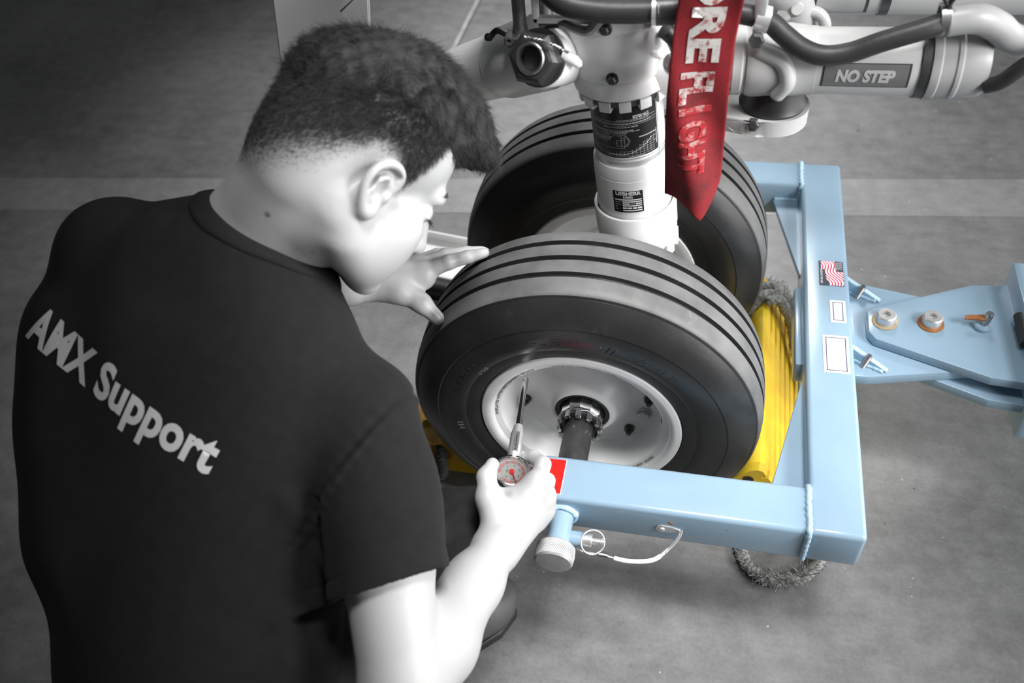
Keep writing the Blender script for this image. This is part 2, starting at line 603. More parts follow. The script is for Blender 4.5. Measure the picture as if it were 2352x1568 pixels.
for i in range(9):
    for (bmx, a, b, zz) in ((bmw, 0.0, 0.0030, ZS + TH + 0.0001), (bmr, 0.0029, 0.0051, ZS + TH + 0.0001)):
        prev = None
        for k in range(41):
            yy = fy1 - (fy1 - fy0) * k / 40
            t = k / 40
            x0 = stripe_x(i, yy) + a; x1 = stripe_x(i, yy) + b
            lo = fx0 + 0.001 + (0.006 if t > 0.35 else 0.0) + (0.004 * max(0, t - 0.35))
            hi = fx1 if t > 0.42 else fx1 - 0.0135 * (1 - 0.35 * t)
            x0 = min(max(x0, lo), hi); x1 = min(max(x1, lo), hi)
            if x1 - x0 < 1e-5:
                prev = None
                continue
            pa = bmx.verts.new((x0, yy, zz)); pb = bmx.verts.new((x1, yy, zz))
            if prev: bmx.faces.new((prev[0], pa, pb, prev[1]))
            prev = (pa, pb)
obj('white_stripes', bmw, M_print_white, flag, sharp=None)
obj('red_stripes', bmr, M_flag_red, flag, sharp=None)
bm = bmesh.new()
for iy in range(7):
    for ix in range(4):
        x = fx1 - 0.0020 - ix * 0.0029 - (0.0014 if iy % 2 else 0)
        y = fy1 - 0.0022 - iy * 0.0027 - ix * 0.0006
        add_lathe(bm, [(0.0, 0.0), (0.0008, 0.0)], (x, y, ZS + TH + 0.00015), (0, 0, 1), 6)
obj('stars', bm, M_print_white, flag, sharp=None)


def flat_text(s, size, center, ux, uy, material, parent, name='lettering', bold=0.0, spacing=1.0, width=None):
    bm = text_bm(s, size, bold, spacing=spacing)
    X, Y, Cn = V(ux), V(uy), V(center)
    if width:
        xs = [v.co.x for v in bm.verts]
        w = max(xs) - min(xs)
        k = width / w
        map_bm(bm, lambda c: V((c.x * k, c.y, c.z)))
    map_bm(bm, lambda c: Cn + X * c.x + Y * c.y)
    return obj(name, bm, material, parent, sharp=None)


flat_text('MADE IN THE USA', 0.0042, (0.3515, 0.0955, ZS + TH + 0.0003), (0, -1, 0), (1, 0, 0), M_print_white, flag, bold=0.0001, width=0.036)


def label_plate(x0, x1, y0, y1, inset):
    bm = bmesh.new()
    add_box(bm, (x0, y0, ZS - 0.0004), (x1, y1, ZS + TH))
    p = obj('label', bm, M_label, tow)
    bm = bmesh.new()
    for r in ((x0 + inset, x1 - inset, y0 + inset, y0 + inset + 0.0013), (x0 + inset, x1 - inset, y1 - inset - 0.0013, y1 - inset),
              (x0 + inset, x0 + inset + 0.0013, y0 + inset, y1 - inset), (x1 - inset - 0.0013, x1 - inset, y0 + inset, y1 - inset)):
        add_box(bm, (r[0], r[2], ZS + TH - 0.0001), (r[1], r[3], ZS + TH + 0.0001))
    obj('label_border', bm, M_ink, p, sharp=None)
    return p


label_plate(0.3625, 0.3862, -0.010, 0.0395, 0.0042)
lab = label_plate(0.3492, 0.3872, -0.116, -0.0392, 0.0042)
flat_text('GLOBAL EXPRESS', 0.0075, (0.3735, -0.078, ZS + TH + 0.0002), (0, -1, 0), (1, 0, 0), M_print_grey, lab, width=0.056)
flat_text('#DT 0800 0010', 0.0075, (0.3635, -0.078, ZS + TH + 0.0002), (0, -1, 0), (1, 0, 0), M_print_grey, lab, width=0.056)
# red reflective film with pale edge on the arm end
bm = bmesh.new(); add_box(bm, (-0.0325, -0.3865, ZS - 0.0004), (-0.0030, -0.3305, ZS + TH)); film = obj('reflective_film', bm, M_red_reflect, tow)
bm = bmesh.new(); add_box(bm, (-0.0040, -0.3868, ZS - 0.0004), (-0.0030, -0.3302, ZS + TH + 0.0002)); add_box(bm, (-0.0325, -0.3874, ZS - 0.0004), (-0.0030, -0.3865, ZS + TH + 0.0002)); obj('film_edge', bm, M_label, film)

# axle pins: dark shafts from the arms into the wheel hubs
for s_, y0, y1 in ((-1, -0.225, YN + A + 0.004), (1, 0.225, YF - A - 0.004)):
    bm = bmesh.new()
    add_lathe(bm, [(0.0, 0), (0.0205, 0), (0.0215, 0.002), (0.0215, abs(y1 - y0) + 0.004), (0.0, abs(y1 - y0) + 0.004)], (0, y0, 0.2508), (0, s_, 0), 32)
    obj('axle_pin', bm, M_darksteel, tow)
# pin housing on the near arm with knurled knob
bm = bmesh.new()
add_lathe(bm, [(0.0, 0), (0.0165, 0), (0.0165, 0.052), (0.0, 0.052)], (0, YN + 0.001, 0.2455), (0, -1, 0), 32)
hous = obj('pin_housing', bm, M_blue, tow)
bm = bmesh.new()
pts = [V((0.0185 * math.cos(a), YN - 0.0025, 0.2455 + 0.0185 * math.sin(a))) for a in np.linspace(0, 2 * PI, 34)[:-1]]
add_tube(bm, pts, [0.0045 + random.uniform(-0.0012, 0.0012) for _ in pts], 8, closed=True)
obj('weld_bead', bm, M_weld, hous, sharp=None)
bm = bmesh.new()
rings = add_lathe(bm, [(0.0, 0), (0.0235, 0), (0.0258, 0.002), (0.0258, 0.0235), (0.0240, 0.0260), (0.0225, 0.0262), (0.0, 0.0268)], (0, YN - 0.052, 0.2455), (0, -1, 0), 72)
knob = obj('knob', bm, M_knob, tow)
bm = bmesh.new()
for k in range(72):
    a = 2 * PI * k / 72
    p0 = V((0.0256 * math.cos(a), YN - 0.0545, 0.2455 + 0.0256 * math.sin(a)))
    a2 = a + 0.30
    p1 = V((0.0256 * math.cos(a2), YN - 0.0750, 0.2455 + 0.0256 * math.sin(a2)))
    pm = V((0.0264 * math.cos(a + .15), YN - 0.0648, 0.2455 + 0.0264 * math.sin(a + .15)))
    add_tube(bm, [p0, pm, p1], 0.00075, 4)
tag(obj('knurling', bm, M_knob, knob), None, kind='stuff')
# side stub with spring plunger, split ring and lanyard
bm = bmesh.new(); add_lathe(bm, [(0.0, 0), (0.0105, 0), (0.0105, 0.019), (0.0, 0.019)], (0.013, YN - 0.034, 0.2400), (1, 0, 0), 24); obj('plunger_stub', bm, M_blue, tow)
bm = bmesh.new()
add_lathe(bm, [(0.0, 0), (0.0090, 0), (0.0090, 0.0135), (0.0085, 0.0140), (0.0045, 0.0140), (0.0045, 0.026), (0.0052, 0.0265), (0.0052, 0.031), (0.0, 0.031)], (0.0315, YN - 0.034, 0.2400), (1, 0, 0), 24)
obj('plunger', bm, M_alu, tow)
bm = bmesh.new()
rc = V((0.047, YN - 0.037, 0.2420))
Bx = basis((0.35, -0.62, 0.70))
pts = [rc + Bx @ V((0.0165 * math.cos(a), 0.0165 * math.sin(a), 0.0)) for a in np.linspace(0, 2 * PI, 40)[:-1]]
add_tube(bm, pts, 0.0013, 8, closed=True)
obj('split_ring', bm, M_alu, tow)
lan = catmull([(0.018, YN - 0.040, 0.229), (0.034, YN - 0.044, 0.226), (0.050, YN - 0.045, 0.226), (0.062, YN - 0.044, 0.224), (0.095, YN - 0.046, 0.221), (0.128, YN - 0.040, 0.222), (0.146, YN - 0.024, 0.226), (0.158, YN - 0.010, 0.236), (0.161, YN - 0.002, 0.244)], 8)
bm = bmesh.new(); add_tube(bm, lan, 0.0015, 8); lany = obj('lanyard_cable', bm, M_alu, tow)
bm = bmesh.new(); add_tube(bm, lan[28:45], 0.0032, 12); obj('lanyard_sleeve', bm, M_plastic_white, lany)
bm = bmesh.new(); add_tube(bm, lan[20:27], 0.0036, 12); obj('crimp', bm, M_steel, lany)
bm = bmesh.new(); add_tube(bm, [p + V((0.003, -0.001, 0.0035)) for p in lan[46:66]], 0.0012, 8); obj('cable_loop', bm, M_alu, lany)
bm = bmesh.new(); add_tube(bm, lan[44:50], 0.0030, 12); obj('crimp', bm, M_alu, lany)
bm = bmesh.new()
poly = [(0.137 + 0.0085 * math.cos(a), 0.2415 + 0.0085 * math.sin(a)) for a in np.linspace(PI / 2, 3 * PI / 2, 12)] + [(0.152, 0.2350), (0.161, 0.2395), (0.162, 0.2440), (0.152, 0.2480)]
add_prism(bm, poly, 0.0, 0.0022, origin=(0, YN + 0.0003, 0), ux=(1, 0, 0), uy=(0, 0, 1), uz=(0, -1, 0), bevel=0.0006, seg=1)
tab = obj('lanyard_tab', bm, M_alu, tow)
bm = bmesh.new(); add_lathe(bm, [(0.0, 0), (0.0042, 0), (0.0036, 0.0018), (0.0016, 0.0024), (0.0, 0.0016)], (0.137, YN - 0.0018, 0.2415), (0, -1, 0), 16); obj('rivet', bm, M_alu, tab)
# rust chips on the near arm
for (x, z, w) in ((0.148, 0.2560, 0.009), (0.222, 0.258, 0.003), (0.238, 0.2545, 0.002)):
    bm = bmesh.new()
    add_prism(bm, [(x - w / 2, z + w * .25), (x, z + w * .32), (x + w / 2, z - w * .22), (x - w * .1, z - w * .30)], 0, 0.0003, origin=(0, YN + 0.0001, 0), uy=(0, 0, 1), uz=(0, -1, 0))
    obj('rust_chip', bm, M_rust, arm_near, sharp=None)
# ------------------------------------------------------------------ nose wheels
ZW = 0.2508
SW = 0.1661


def tyre_profile():
    R = 0.2667
    half = [(0.0, R - 0.0062)]
    half += [(0.0035, R - 0.0062), (0.0048, R), (0.027, R - 0.0008), (0.0282, R - 0.0065), (0.0355, R - 0.007), (0.0368, R - 0.0012), (0.052, R - 0.0035),
             (0.0605, R - 0.0058), (0.0640, R - 0.0088), (0.0656, R - 0.0125), (0.0665, R - 0.0125), (0.0745, R - 0.0215), (0.0815, R - 0.0330), (0.0860, R - 0.0430), (0.0880, R - 0.0490),
             (0.0872, R - 0.0505), (0.0885, R - 0.0560), (0.0895, R - 0.0660), (0.0885, R - 0.0790), (0.0862, R - 0.0910), (0.0850, R - 0.0925), (0.0838, R - 0.0990), (0.0815, R - 0.1065), (0.0790, R - 0.1130), (0.070, R - 0.1170)]
    return half


def make_wheel(yc, sgn, label, detail):
    """sgn: outboard direction along y"""
    w = thing('nose_wheel', label, 'wheel', (0, yc, 0), 'aircraft nose wheels')
    h = tyre_profile()
    prof = [(r, -o) for o, r in reversed(h)] + [(r, o) for o, r in h[1:]]
    bm = bmesh.new()
    add_lathe(bm, prof, (0, yc, ZW), (0, sgn, 0), 144)
    # small flat of the contact patch
    for v in bm.verts:
        if v.co.z < 0.001:
            v.co.z = 0.001
    tyre = obj('tyre', bm, None, w, sharp=28)
    tyre.data.materials.append(M_rubber); tyre.data.materials.append(M_tread)
    for p in tyre.data.polygons:
        rr = math.hypot(p.center.x, p.center.z - ZW)
        oo = abs(p.center.y - yc)
        groove = (rr < 0.2667 - 0.0030 and oo < 0.04)
        if oo < 0.066 and rr > 0.257 and not groove:
            p.material_index = 1
    # wheel half: flange, well, dish, hub boss
    bm = bmesh.new()
    out = [(0.1385, 0.0665), (0.1480, 0.0700), (0.1515, 0.0735), (0.1520, 0.0775), (0.1500, 0.0800), (0.1440, 0.0808), (0.1380, 0.0800), (0.1345, 0.0775), (0.1325, 0.0735),
           (0.1275, 0.0715), (0.1235, 0.0690), (0.1215, 0.0600), (0.1205, 0.0420), (0.1185, 0.0280), (0.1130, 0.0195), (0.1040, 0.0170), (0.0900, 0.0185), (0.0740, 0.0255), (0.0620, 0.0350), (0.0540, 0.0450), (0.0490, 0.0515), (0.0450, 0.0540), (0.0420, 0.0540), (0.0415, 0.0500)]
    inn = [(0.0415, -0.030), (0.055, -0.030), (0.060, -0.012), (0.11, -0.010), (0.122, -0.020), (0.125, -0.068), (0.136, -0.078), (0.150, -0.080), (0.152, -0.076), (0.148, -0.070), (0.1385, -0.0665), (0.128, -0.045), (0.128, 0.045)]
    add_lathe(bm, out + inn, (0, yc, ZW), (0, sgn, 0), 96, closed=True)
    rim = obj('rim', bm, M_rim, w, sharp=40)
    bm = bmesh.new()
    add_lathe(bm, [(0.0, 0.044), (0.0412, 0.044), (0.0412, 0.0515), (0.0385, 0.0540), (0.0345, 0.0515), (0.0330, 0.0490), (0.0, 0.0490)], (0, yc, ZW), (0, sgn, 0), 48)
    obj('bearing_seal', bm, M_black, w)
    # axle nut with a castellated locking ring
    bm = bmesh.new()
    add_lathe(bm, [(0.0228, 0.049), (0.0330, 0.049), (0.0330, 0.064), (0.0315, 0.067), (0.0300, 0.067), (0.0300, 0.072), (0.0228, 0.072)], (0, yc, ZW), (0, sgn, 0), 12, closed=True)
    nut = obj('axle_nut', bm, M_chrome, w, sharp=20)
    bm = bmesh.new()
    add_lathe(bm, [(0.0228, 0.072), (0.0325, 0.072), (0.0325, 0.079), (0.0228, 0.079)], (0, yc, ZW), (0, sgn, 0), 40, closed=True)
    obj('lock_ring', bm, M_darksteel, nut)
    Bq = basis((0, sgn, 0))
    for k in range(12):
        bm = bmesh.new()
        a = 2 * PI * k / 12
        c = V((0, yc, ZW)) + Bq @ V((0.0315 * math.cos(a), 0.0315 * math.sin(a), 0.0795))
        R3 = Bq @ Matrix.Rotation(a, 3, 'Z')
        vs = add_box(bm, c - V((0.003, 0.0045, 0.0075)), c + V((0.003, 0.0045, 0.0075)), 0.0010, 1)
        bmesh.ops.rotate(bm, verts=vs, cent=c, matrix=R3)
        obj('castellation', bm, M_chrome, nut)
    bm = bmesh.new()
    pts = [V((0, yc, ZW)) + Bq @ V((0.0338 * math.cos(a), 0.0338 * math.sin(a), 0.0745 + 0.0012 * math.sin(9 * a))) for a in np.linspace(0, 2 * PI, 60)[:-1]]
    add_tube(bm, pts, 0.0010, 6, closed=True)
    obj('lock_wire', bm, M_steel, nut)
    # split-rim bolts
    bmesh_bolt = None
    angs = [194, 254, 314, 4, 74, 134]
    for a in angs:
        a = math.radians(a)
        px, pz = 0.0985 * math.cos(a), 0.0985 * math.sin(a)
        bm = bmesh.new()
        base = (px, yc + sgn * 0.0165, ZW + pz)
        wb = bmesh.new()
        add_lathe(wb, [(0.0, 0), (0.0098, 0), (0.0098, 0.0025), (0.0, 0.0025)], base, (0, sgn, 0), 20)
        obj('rim_washer', wb, M_steel, w)
        add_lathe(bm, [(0.0, 0.0025), (0.0078, 0.0025), (0.0076, 0.0085), (0.0066, 0.0098), (0.0040, 0.0098), (0.0040, 0.0150), (0.0032, 0.0160), (0.0, 0.0160)], base, (0, sgn, 0), 6)
        obj('rim_bolt', bm, M_darksteel, w, sharp=20)
    if detail:
        # thermal plug, wear plate, valve
        a = math.radians(343)
        base = (0.0950 * math.cos(a), yc + sgn * 0.016, ZW + 0.0950 * math.sin(a))
        bm = bmesh.new()
        add_lathe(bm, [(0.0, 0), (0.0125, 0), (0.0125, 0.004), (0.0105, 0.006), (0.0105, 0.011), (0.0090, 0.0125), (0.0, 0.0125)], base, (0, sgn, 0), 8)
        obj('fuse_plug', bm, M_steel, w, sharp=20)
        bm = bmesh.new()
        add_box(bm, (-0.0075, -0.0006, -0.0135), (0.0075, 0.0006, 0.0135), 0.0005, 1)
        R3 = Matrix.Rotation(math.radians(80), 3, 'Y') @ Matrix.Rotation(math.radians(-70), 3, 'X')
        bmesh.ops.rotate(bm, verts=bm.verts, cent=(0, 0, 0), matrix=Matrix.Rotation(math.radians(-76), 3, 'Z'))
        bmesh.ops.translate(bm, verts=bm.verts, vec=(0.1205, yc + sgn * 0.046, ZW - 0.005))
        obj('placard', bm, M_print_black, w)
        # valve stem at the rim where the gauge is pushed on
        bm = bmesh.new()
        add_lathe(bm, [(0.0, 0), (0.0065, 0), (0.0065, 0.006), (0.0045, 0.007), (0.0042, 0.026), (0.0, 0.026)], VALVE0, VALVE_DIR, 16)
        obj('valve_stem', bm, M_chrome, w)
        bm = bmesh.new()
        add_lathe(bm, [(0.0, 0), (0.0062, 0), (0.0062, 0.006), (0.004, 0.007), (0.004, 0.010), (0.0, 0.010)], VALVE0 + V((-0.014, 0.002, -0.006)), VALVE_DIR, 16)
        obj('valve_cap', bm, M_darksteel, w)

    # raised lettering on the sidewall
    def ring_text(s, radius, ang0, size, width_deg, material, parent, off, name='sidewall_lettering', depth=0.0012, upright=True):
        bm = text_bm(s, size, 0.00015, extrude=depth / 2)
        xs = [v.co.x for v in bm.verts]
        wd = max(xs) - min(xs)
        k = math.radians(width_deg) / wd

        def fn(c):
            a = math.radians(ang0) - c.x * k if upright else math.radians(ang0) + c.x * k
            r = radius + (c.y if upright else -c.y)
            # seen from outboard: x to the right when sgn<0
            sx = 1 if sgn < 0 else -1
            y_off = off(r)
            return V((sx * r * math.cos(a), yc + sgn * (y_off + c.z), ZW + r * math.sin(a)))
        map_bm(bm, fn)
        return obj(name, bm, material, parent, sharp=30)

    hp = sorted([(r, o) for o, r in h if r < 0.22 and o > 0.06])
    hr = [r for r, o in hp]; ho = [o for r, o in hp]

    def side(r): return float(np.interp(r, hr, ho))
    ring_text('FLIGHT', 0.193, 97, 0.017, 23, M_rubber, tyre, side)
    ring_text('EAGLE', 0.193, 56, 0.017, 23, M_rubber, tyre, side)
    ring_text('P10', 0.176, 140, 0.010, 7, M_tread, tyre, side)
    ring_text('21x7.25-10', 0.194, 150, 0.009, 22, M_rubber, tyre, side)
    ring_text('H1', 0.186, 186, 0.012, 5, M_tread, tyre, side)
    ring_text('TUBELESS', 0.190, 330, 0.010, 20, M_rubber, tyre, side)
    # stylised wing mark between the words
    bm = bmesh.new()
    for dx, hgt in ((-2.2, 0.012), (0.0, 0.016), (2.2, 0.012)):
        a = math.radians(76.5 - dx)
        pts = []
        for t in np.linspace(0, 1, 6):
            r = 0.184 + hgt * t
            aa = a + math.radians(2.0 * t * t * (1 if dx >= 0 else -1)) * -0.6
            sx = 1 if sgn < 0 else -1
            pts.append(V((sx * r * math.cos(aa), yc + sgn * (side(r) + 0.0002), ZW + r * math.sin(aa))))
        add_tube(bm, pts, [0.0016, 0.0016, 0.0015, 0.0013, 0.0010, 0.0006], 6)
    obj('sidewall_emblem', bm, M_rubber, tyre, sharp=None)
    if detail:
        def lip(r): return 0.0713 + 0.0004 + (r - 0.1265) * 0.42
        ring_text('INFLATE WITH NITROGEN ONLY', 0.1282, 150, 0.0046, 62, M_grey_enamel, rim, lip, 'rim_lettering', 0.0006)
        ring_text('TYPE VII TUBELESS TYRE', 0.1282, 86, 0.0046, 42, M_grey_enamel, rim, lip, 'rim_lettering', 0.0006)
        ring_text('MAX 150 PSI', 0.1282, 318, 0.0046, 24, M_grey_enamel, rim, lip, 'rim_lettering', 0.0006)
    return w


VALVE0 = V((-0.0815, -0.205, 0.3480))
VALVE_DIR = V((0.10, -0.95, -0.10)).normalized()
make_wheel(-SW, -1, 'near nose wheel with pressure gauge on its valve, black grooved tyre', True)
make_wheel(SW, 1, 'far nose wheel half hidden behind the white strut, black grooved tyre', False)

# ------------------------------------------------------------------ yellow chocks


def make_chock(sx, label, material, y0, y1):
    t = thing('wheel_chock', label, 'wheel chock', (sx * 0.262, (y0 + y1) / 2, 0), 'yellow rubber wheel chocks')
    # profile (x outward from the wheel, z); outer slope carries grooves
    outer = []
    p0, p1 = V((0.282, 0.1340)), V((0.356, 0.012))
    nseg = 7
    nrm = V((p1.y - p0.y, -(p1.x - p0.x))).normalized() * -1
    for k in range(nseg):
        a = p0.lerp(p1, (k + 0.16) / nseg)
        b = p0.lerp(p1, (k + 0.80) / nseg)
        ai = p0.lerp(p1, (k + 0.92) / nseg) - nrm * 0.010
        bi = p0.lerp(p1, (k + 1.06) / nseg) - nrm * 0.010
        outer += [tuple(a), tuple(b)]
        if k < nseg - 1: outer += [tuple(ai), tuple(bi)]
    prof = [(0.170, 0.0), (0.170, 0.020), (0.186, 0.044), (0.232, 0.098), (0.260, 0.127), (0.268, 0.1325), (0.276, 0.1345)] + outer + [(0.356, 0.0)]
    bm = bmesh.new()
    n = len(prof)
    rows = []
    for (y, sc) in ((y0 + 0.0, 0.93), (y0 + 0.010, 1.0), (y1 - 0.010, 1.0), (y1, 0.93)):
        rows.append([bm.verts.new((sx * (0.262 + (x - 0.262) * sc), y, max(0.0, z * (sc if sc < 1 else 1)))) for x, z in prof])
    for A_, B_ in zip(rows[:-1], rows[1:]):
        for k in range(n):
            bm.faces.new((A_[k], A_[(k + 1) % n], B_[(k + 1) % n], B_[k]))
    bm.faces.new(rows[0][::-1]); bm.faces.new(rows[-1])
    body = obj('body', bm, material, t, sharp=25)
    # orange shadowed grooves are real recesses; ridges of tread on the wheel side near the end
    for k in range(4):
        bm = bmesh.new()
        x = 0.190 + k * 0.013
        z = 0.046 + k * 0.0155
        add_tube(bm, [(sx * x, y0 + 0.003, z + 0.002), (sx * (x - 0.001), y0 + 0.05, z + 0.001)], 0.0062, 8)
        obj('ridge', bm, material, t)
    # rope hole in the end face
    bm = bmesh.new()
    add_lathe(bm, [(0.0, -0.0002), (0.0075, -0.0002), (0.0085, 0.0006), (0.0, 0.0006)], (sx * 0.262, y0 - 0.0006, 0.098 if sx > 0 else 0.022), (0, -1, 0), 20)
    obj('moulded_hole', bm, M_print_black if sx > 0 else M_rust, t)
    return t, body


def twisted_rope(bm, path, r, strands=3, pitch=0.022, fuzz=0.0):
    path = [V(p) for p in path]
    L = [0.0]
    for a, b in zip(path[:-1], path[1:]): L.append(L[-1] + (b - a).length)
    prev = None
    frames = []
    for i, p in enumerate(path):
        t = (path[min(i + 1, len(path) - 1)] - path[max(i - 1, 0)]).normalized()
        x = basis(t).col[0].copy() if prev is None else (prev - t * prev.dot(t)).normalized()
        prev = x
        frames.append((x, t.cross(x)))
    for s_ in range(strands):
        pts = []
        for i, p in enumerate(path):
            a = 2 * PI * (L[i] / pitch + s_ / strands)
            x, y = frames[i]
            pts.append(p + (x * math.cos(a) + y * math.sin(a)) * r * 0.5 + V((random.uniform(-1, 1), random.uniform(-1, 1), random.uniform(-1, 1))) * fuzz)
        add_tube(bm, pts, [r * 0.62 * (1 + random.uniform(-.1, .1)) for _ in pts], 7)


def rope_fuzz(bm, path, r, n, ln):
    path = [V(p) for p in path]
    for _ in range(n):
        k = random.randrange(len(path) - 1)
        p = path[k].lerp(path[k + 1], random.random())
        d = V((random.gauss(0, 1), random.gauss(0, 1), abs(random.gauss(0, 1)))).normalized()
        q = p + d * r * 0.8
        e = q + d * ln * random.uniform(.3, 1) + V((random.gauss(0, 1), random.gauss(0, 1), random.gauss(0, 1))) * ln * .4
        if e.z < 0.001: e.z = 0.001
        add_tube(bm, [q, q.lerp(e, .5) + V((random.gauss(0, 1), random.gauss(0, 1), random.gauss(0, 1))) * ln * .15, e], [0.0007, 0.0006, 0.0003], 3, caps=False)


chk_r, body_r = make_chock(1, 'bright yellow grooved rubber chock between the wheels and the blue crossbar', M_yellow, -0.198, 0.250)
chk_l, body_l = make_chock(-1, 'darker yellow rubber chock, shade painted in, left of the near wheel beside the kneeling man', M_yellow_shade, -0.192, 0.250)
# frayed rope knotted over the far end of the bright chock
bm = bmesh.new()
rp = catmull([(0.246, 0.150, 0.128), (0.262, 0.165, 0.146), (0.285, 0.180, 0.148), (0.310, 0.176, 0.132), (0.335, 0.160, 0.085), (0.345, 0.120, 0.060), (0.366, 0.070, 0.030)], 10)
twisted_rope(bm, rp, 0.0105)
rp2 = catmull([(0.270, 0.205, 0.143), (0.292, 0.200, 0.150), (0.318, 0.196, 0.130), (0.340, 0.188, 0.088), (0.362, 0.170, 0.045)], 10)
twisted_rope(bm, rp2, 0.0095)
rp3 = catmull([(0.288, 0.216, 0.140), (0.300, 0.190, 0.158), (0.296, 0.168, 0.150), (0.280, 0.162, 0.150)], 8)
twisted_rope(bm, rp3, 0.0085)
rope_fuzz(bm, rp + rp2, 0.0105, 420, 0.012)
obj('rope', bm, M_rope, chk_r, sharp=None)
# loop of the same rope lying out under the near arm
bm = bmesh.new()
lp = catmull([(0.272, -0.205, 0.02), (0.262, -0.240, 0.012), (0.261, -0.275, 0.011), (0.275, -0.305, 0.011), (0.302, -0.321, 0.011), (0.330, -0.321, 0.011), (0.357, -0.309, 0.012), (0.380, -0.285, 0.012), (0.388, -0.250, 0.012), (0.372, -0.215, 0.012), (0.335, -0.199, 0.018)], 10)
twisted_rope(bm, lp, 0.0098)
rope_fuzz(bm, lp, 0.0098, 700, 0.009)
rope_fuzz(bm, lp[38:62], 0.0105, 260, 0.016)
obj('rope_loop', bm, M_rope, chk_r, sharp=None)
# dark rope through the oval recess of the shaded chock
bm = bmesh.new()
add_lathe(bm, [(0.0, 0.0), (0.030, 0.0), (0.032, 0.0008), (0.0, 0.0008)], (0, 0, 0), (0, -1, 0), 32)
for v in bm.verts: v.co = V((v.co.x * 0.85 - 0.268, v.co.y - 0.1925, v.co.z * 0.62 + 0.052))
obj('oval_recess', bm, mat('dark_recess_rubber', (0.24, 0.115, 0.012), 0.7, var=0.35, scale=60), chk_l)  # flat darker oval in place of a hollow
bm = bmesh.new()
rd = catmull([(-0.262, -0.188, 0.070), (-0.258, -0.202, 0.056), (-0.258, -0.206, 0.030), (-0.262, -0.212, 0.012), (-0.285, -0.216, 0.011), (-0.320, -0.218, 0.011)], 10)
twisted_rope(bm, rd, 0.0085)
obj('rope', bm, M_rope_dark, chk_l, sharp=None)
# ------------------------------------------------------------------ nose gear leg
GB = V((0.073, 0.0, 0.25))
GD = V((-0.0896, 0.0, 0.996)).normalized()
GX = V((0.996, 0.0, 0.0896)).normalized()


def gt(z): return (z - 0.25) / GD.z


def gcyl(phi, z, r):
    return GB + GD * gt(z) + GX * (r * math.sin(phi)) + V((0, -1, 0)) * (r * math.cos(phi))


leg = thing('landing_gear_leg', 'white nose landing gear strut with black placard standing between the wheels', 'landing gear', (0.073, 0, 0.25))


def gl(name, prof, material, seg=64, parent=leg, sharp=30):
    bm = bmesh.new()
    add_lathe(bm, [(r, gt(z)) for r, z in prof], GB, GD, seg)
    return obj(name, bm, material, parent, sharp)


upper = gl('upper_tube', [(0.0, 0.590), (0.0490, 0.590), (0.0490, 0.710), (0.0, 0.710)], M_white)
gl('polished_ring', [(0.0, 0.572), (0.0478, 0.572), (0.0478, 0.5925), (0.0493, 0.5935), (0.0493, 0.5955), (0.0, 0.5955)], M_alu)
sleeve = gl('sliding_sleeve', [(0.0, 0.46), (0.0535, 0.46), (0.0535, 0.559), (0.0529, 0.5595), (0.0529, 0.5605), (0.0532, 0.561), (0.0528, 0.576), (0.0510, 0.5795), (0.0487, 0.580), (0.0, 0.580)], M_white)
gl('dark_gap_ring', [(0.0, 0.488), (0.0548, 0.488), (0.0548, 0.493), (0.0, 0.493)], M_black)  # black ring paints the dark gap between sleeve and collar
gl('lower_collar', [(0.0, 0.41), (0.0545, 0.41), (0.0560, 0.430), (0.0590, 0.432), (0.0590, 0.445), (0.0575, 0.447), (0.0575, 0.450), (0.0600, 0.452), (0.0600, 0.494), (0.0590, 0.4965), (0.0560, 0.4970), (0.0555, 0.490), (0.0, 0.490)], M_white)
# castellations below the collar
for k in range(12):
    bm = bmesh.new()
    a = 2 * PI * k / 12
    for (z0, z1) in ((0.412, 0.433),):
        ring = []
        for (r, z) in ((0.053, z0), (0.0605, z0), (0.0605, z1), (0.053, z1)):
            ring.append([bm.verts.new(gcyl(a + dt, z, r)) for dt in np.linspace(-0.15, 0.15, 5)])
        for i in range(4):
            A_, B_ = ring[i], ring[(i + 1) % 4]
            for j in range(4): bm.faces.new((A_[j], A_[j + 1], B_[j + 1], B_[j]))
        for j in (0, 4): bm.faces.new([ring[i][j] for i in range(4)])
    obj('collar_lug', bm, M_white, leg)
# trailing lever and axle
bm = bmesh.new()
add_tube(bm, catmull([GB + GD * gt(0.43), (0.060, 0, 0.36), (0.035, 0, 0.30), (0.0, 0, ZW)], 6), [0.052 - 0.0006 * k for k in range(19)], 24)
obj('trailing_lever', bm, M_white, leg)
bm = bmesh.new(); add_lathe(bm, [(0.0, -0.125), (0.038, -0.125), (0.038, -0.06), (0.045, -0.055), (0.045, 0.055), (0.038, 0.06), (0.038, 0.125), (0.0, 0.125)], (0, 0, ZW), (0, 1, 0), 40); obj('axle', bm, M_white, leg)
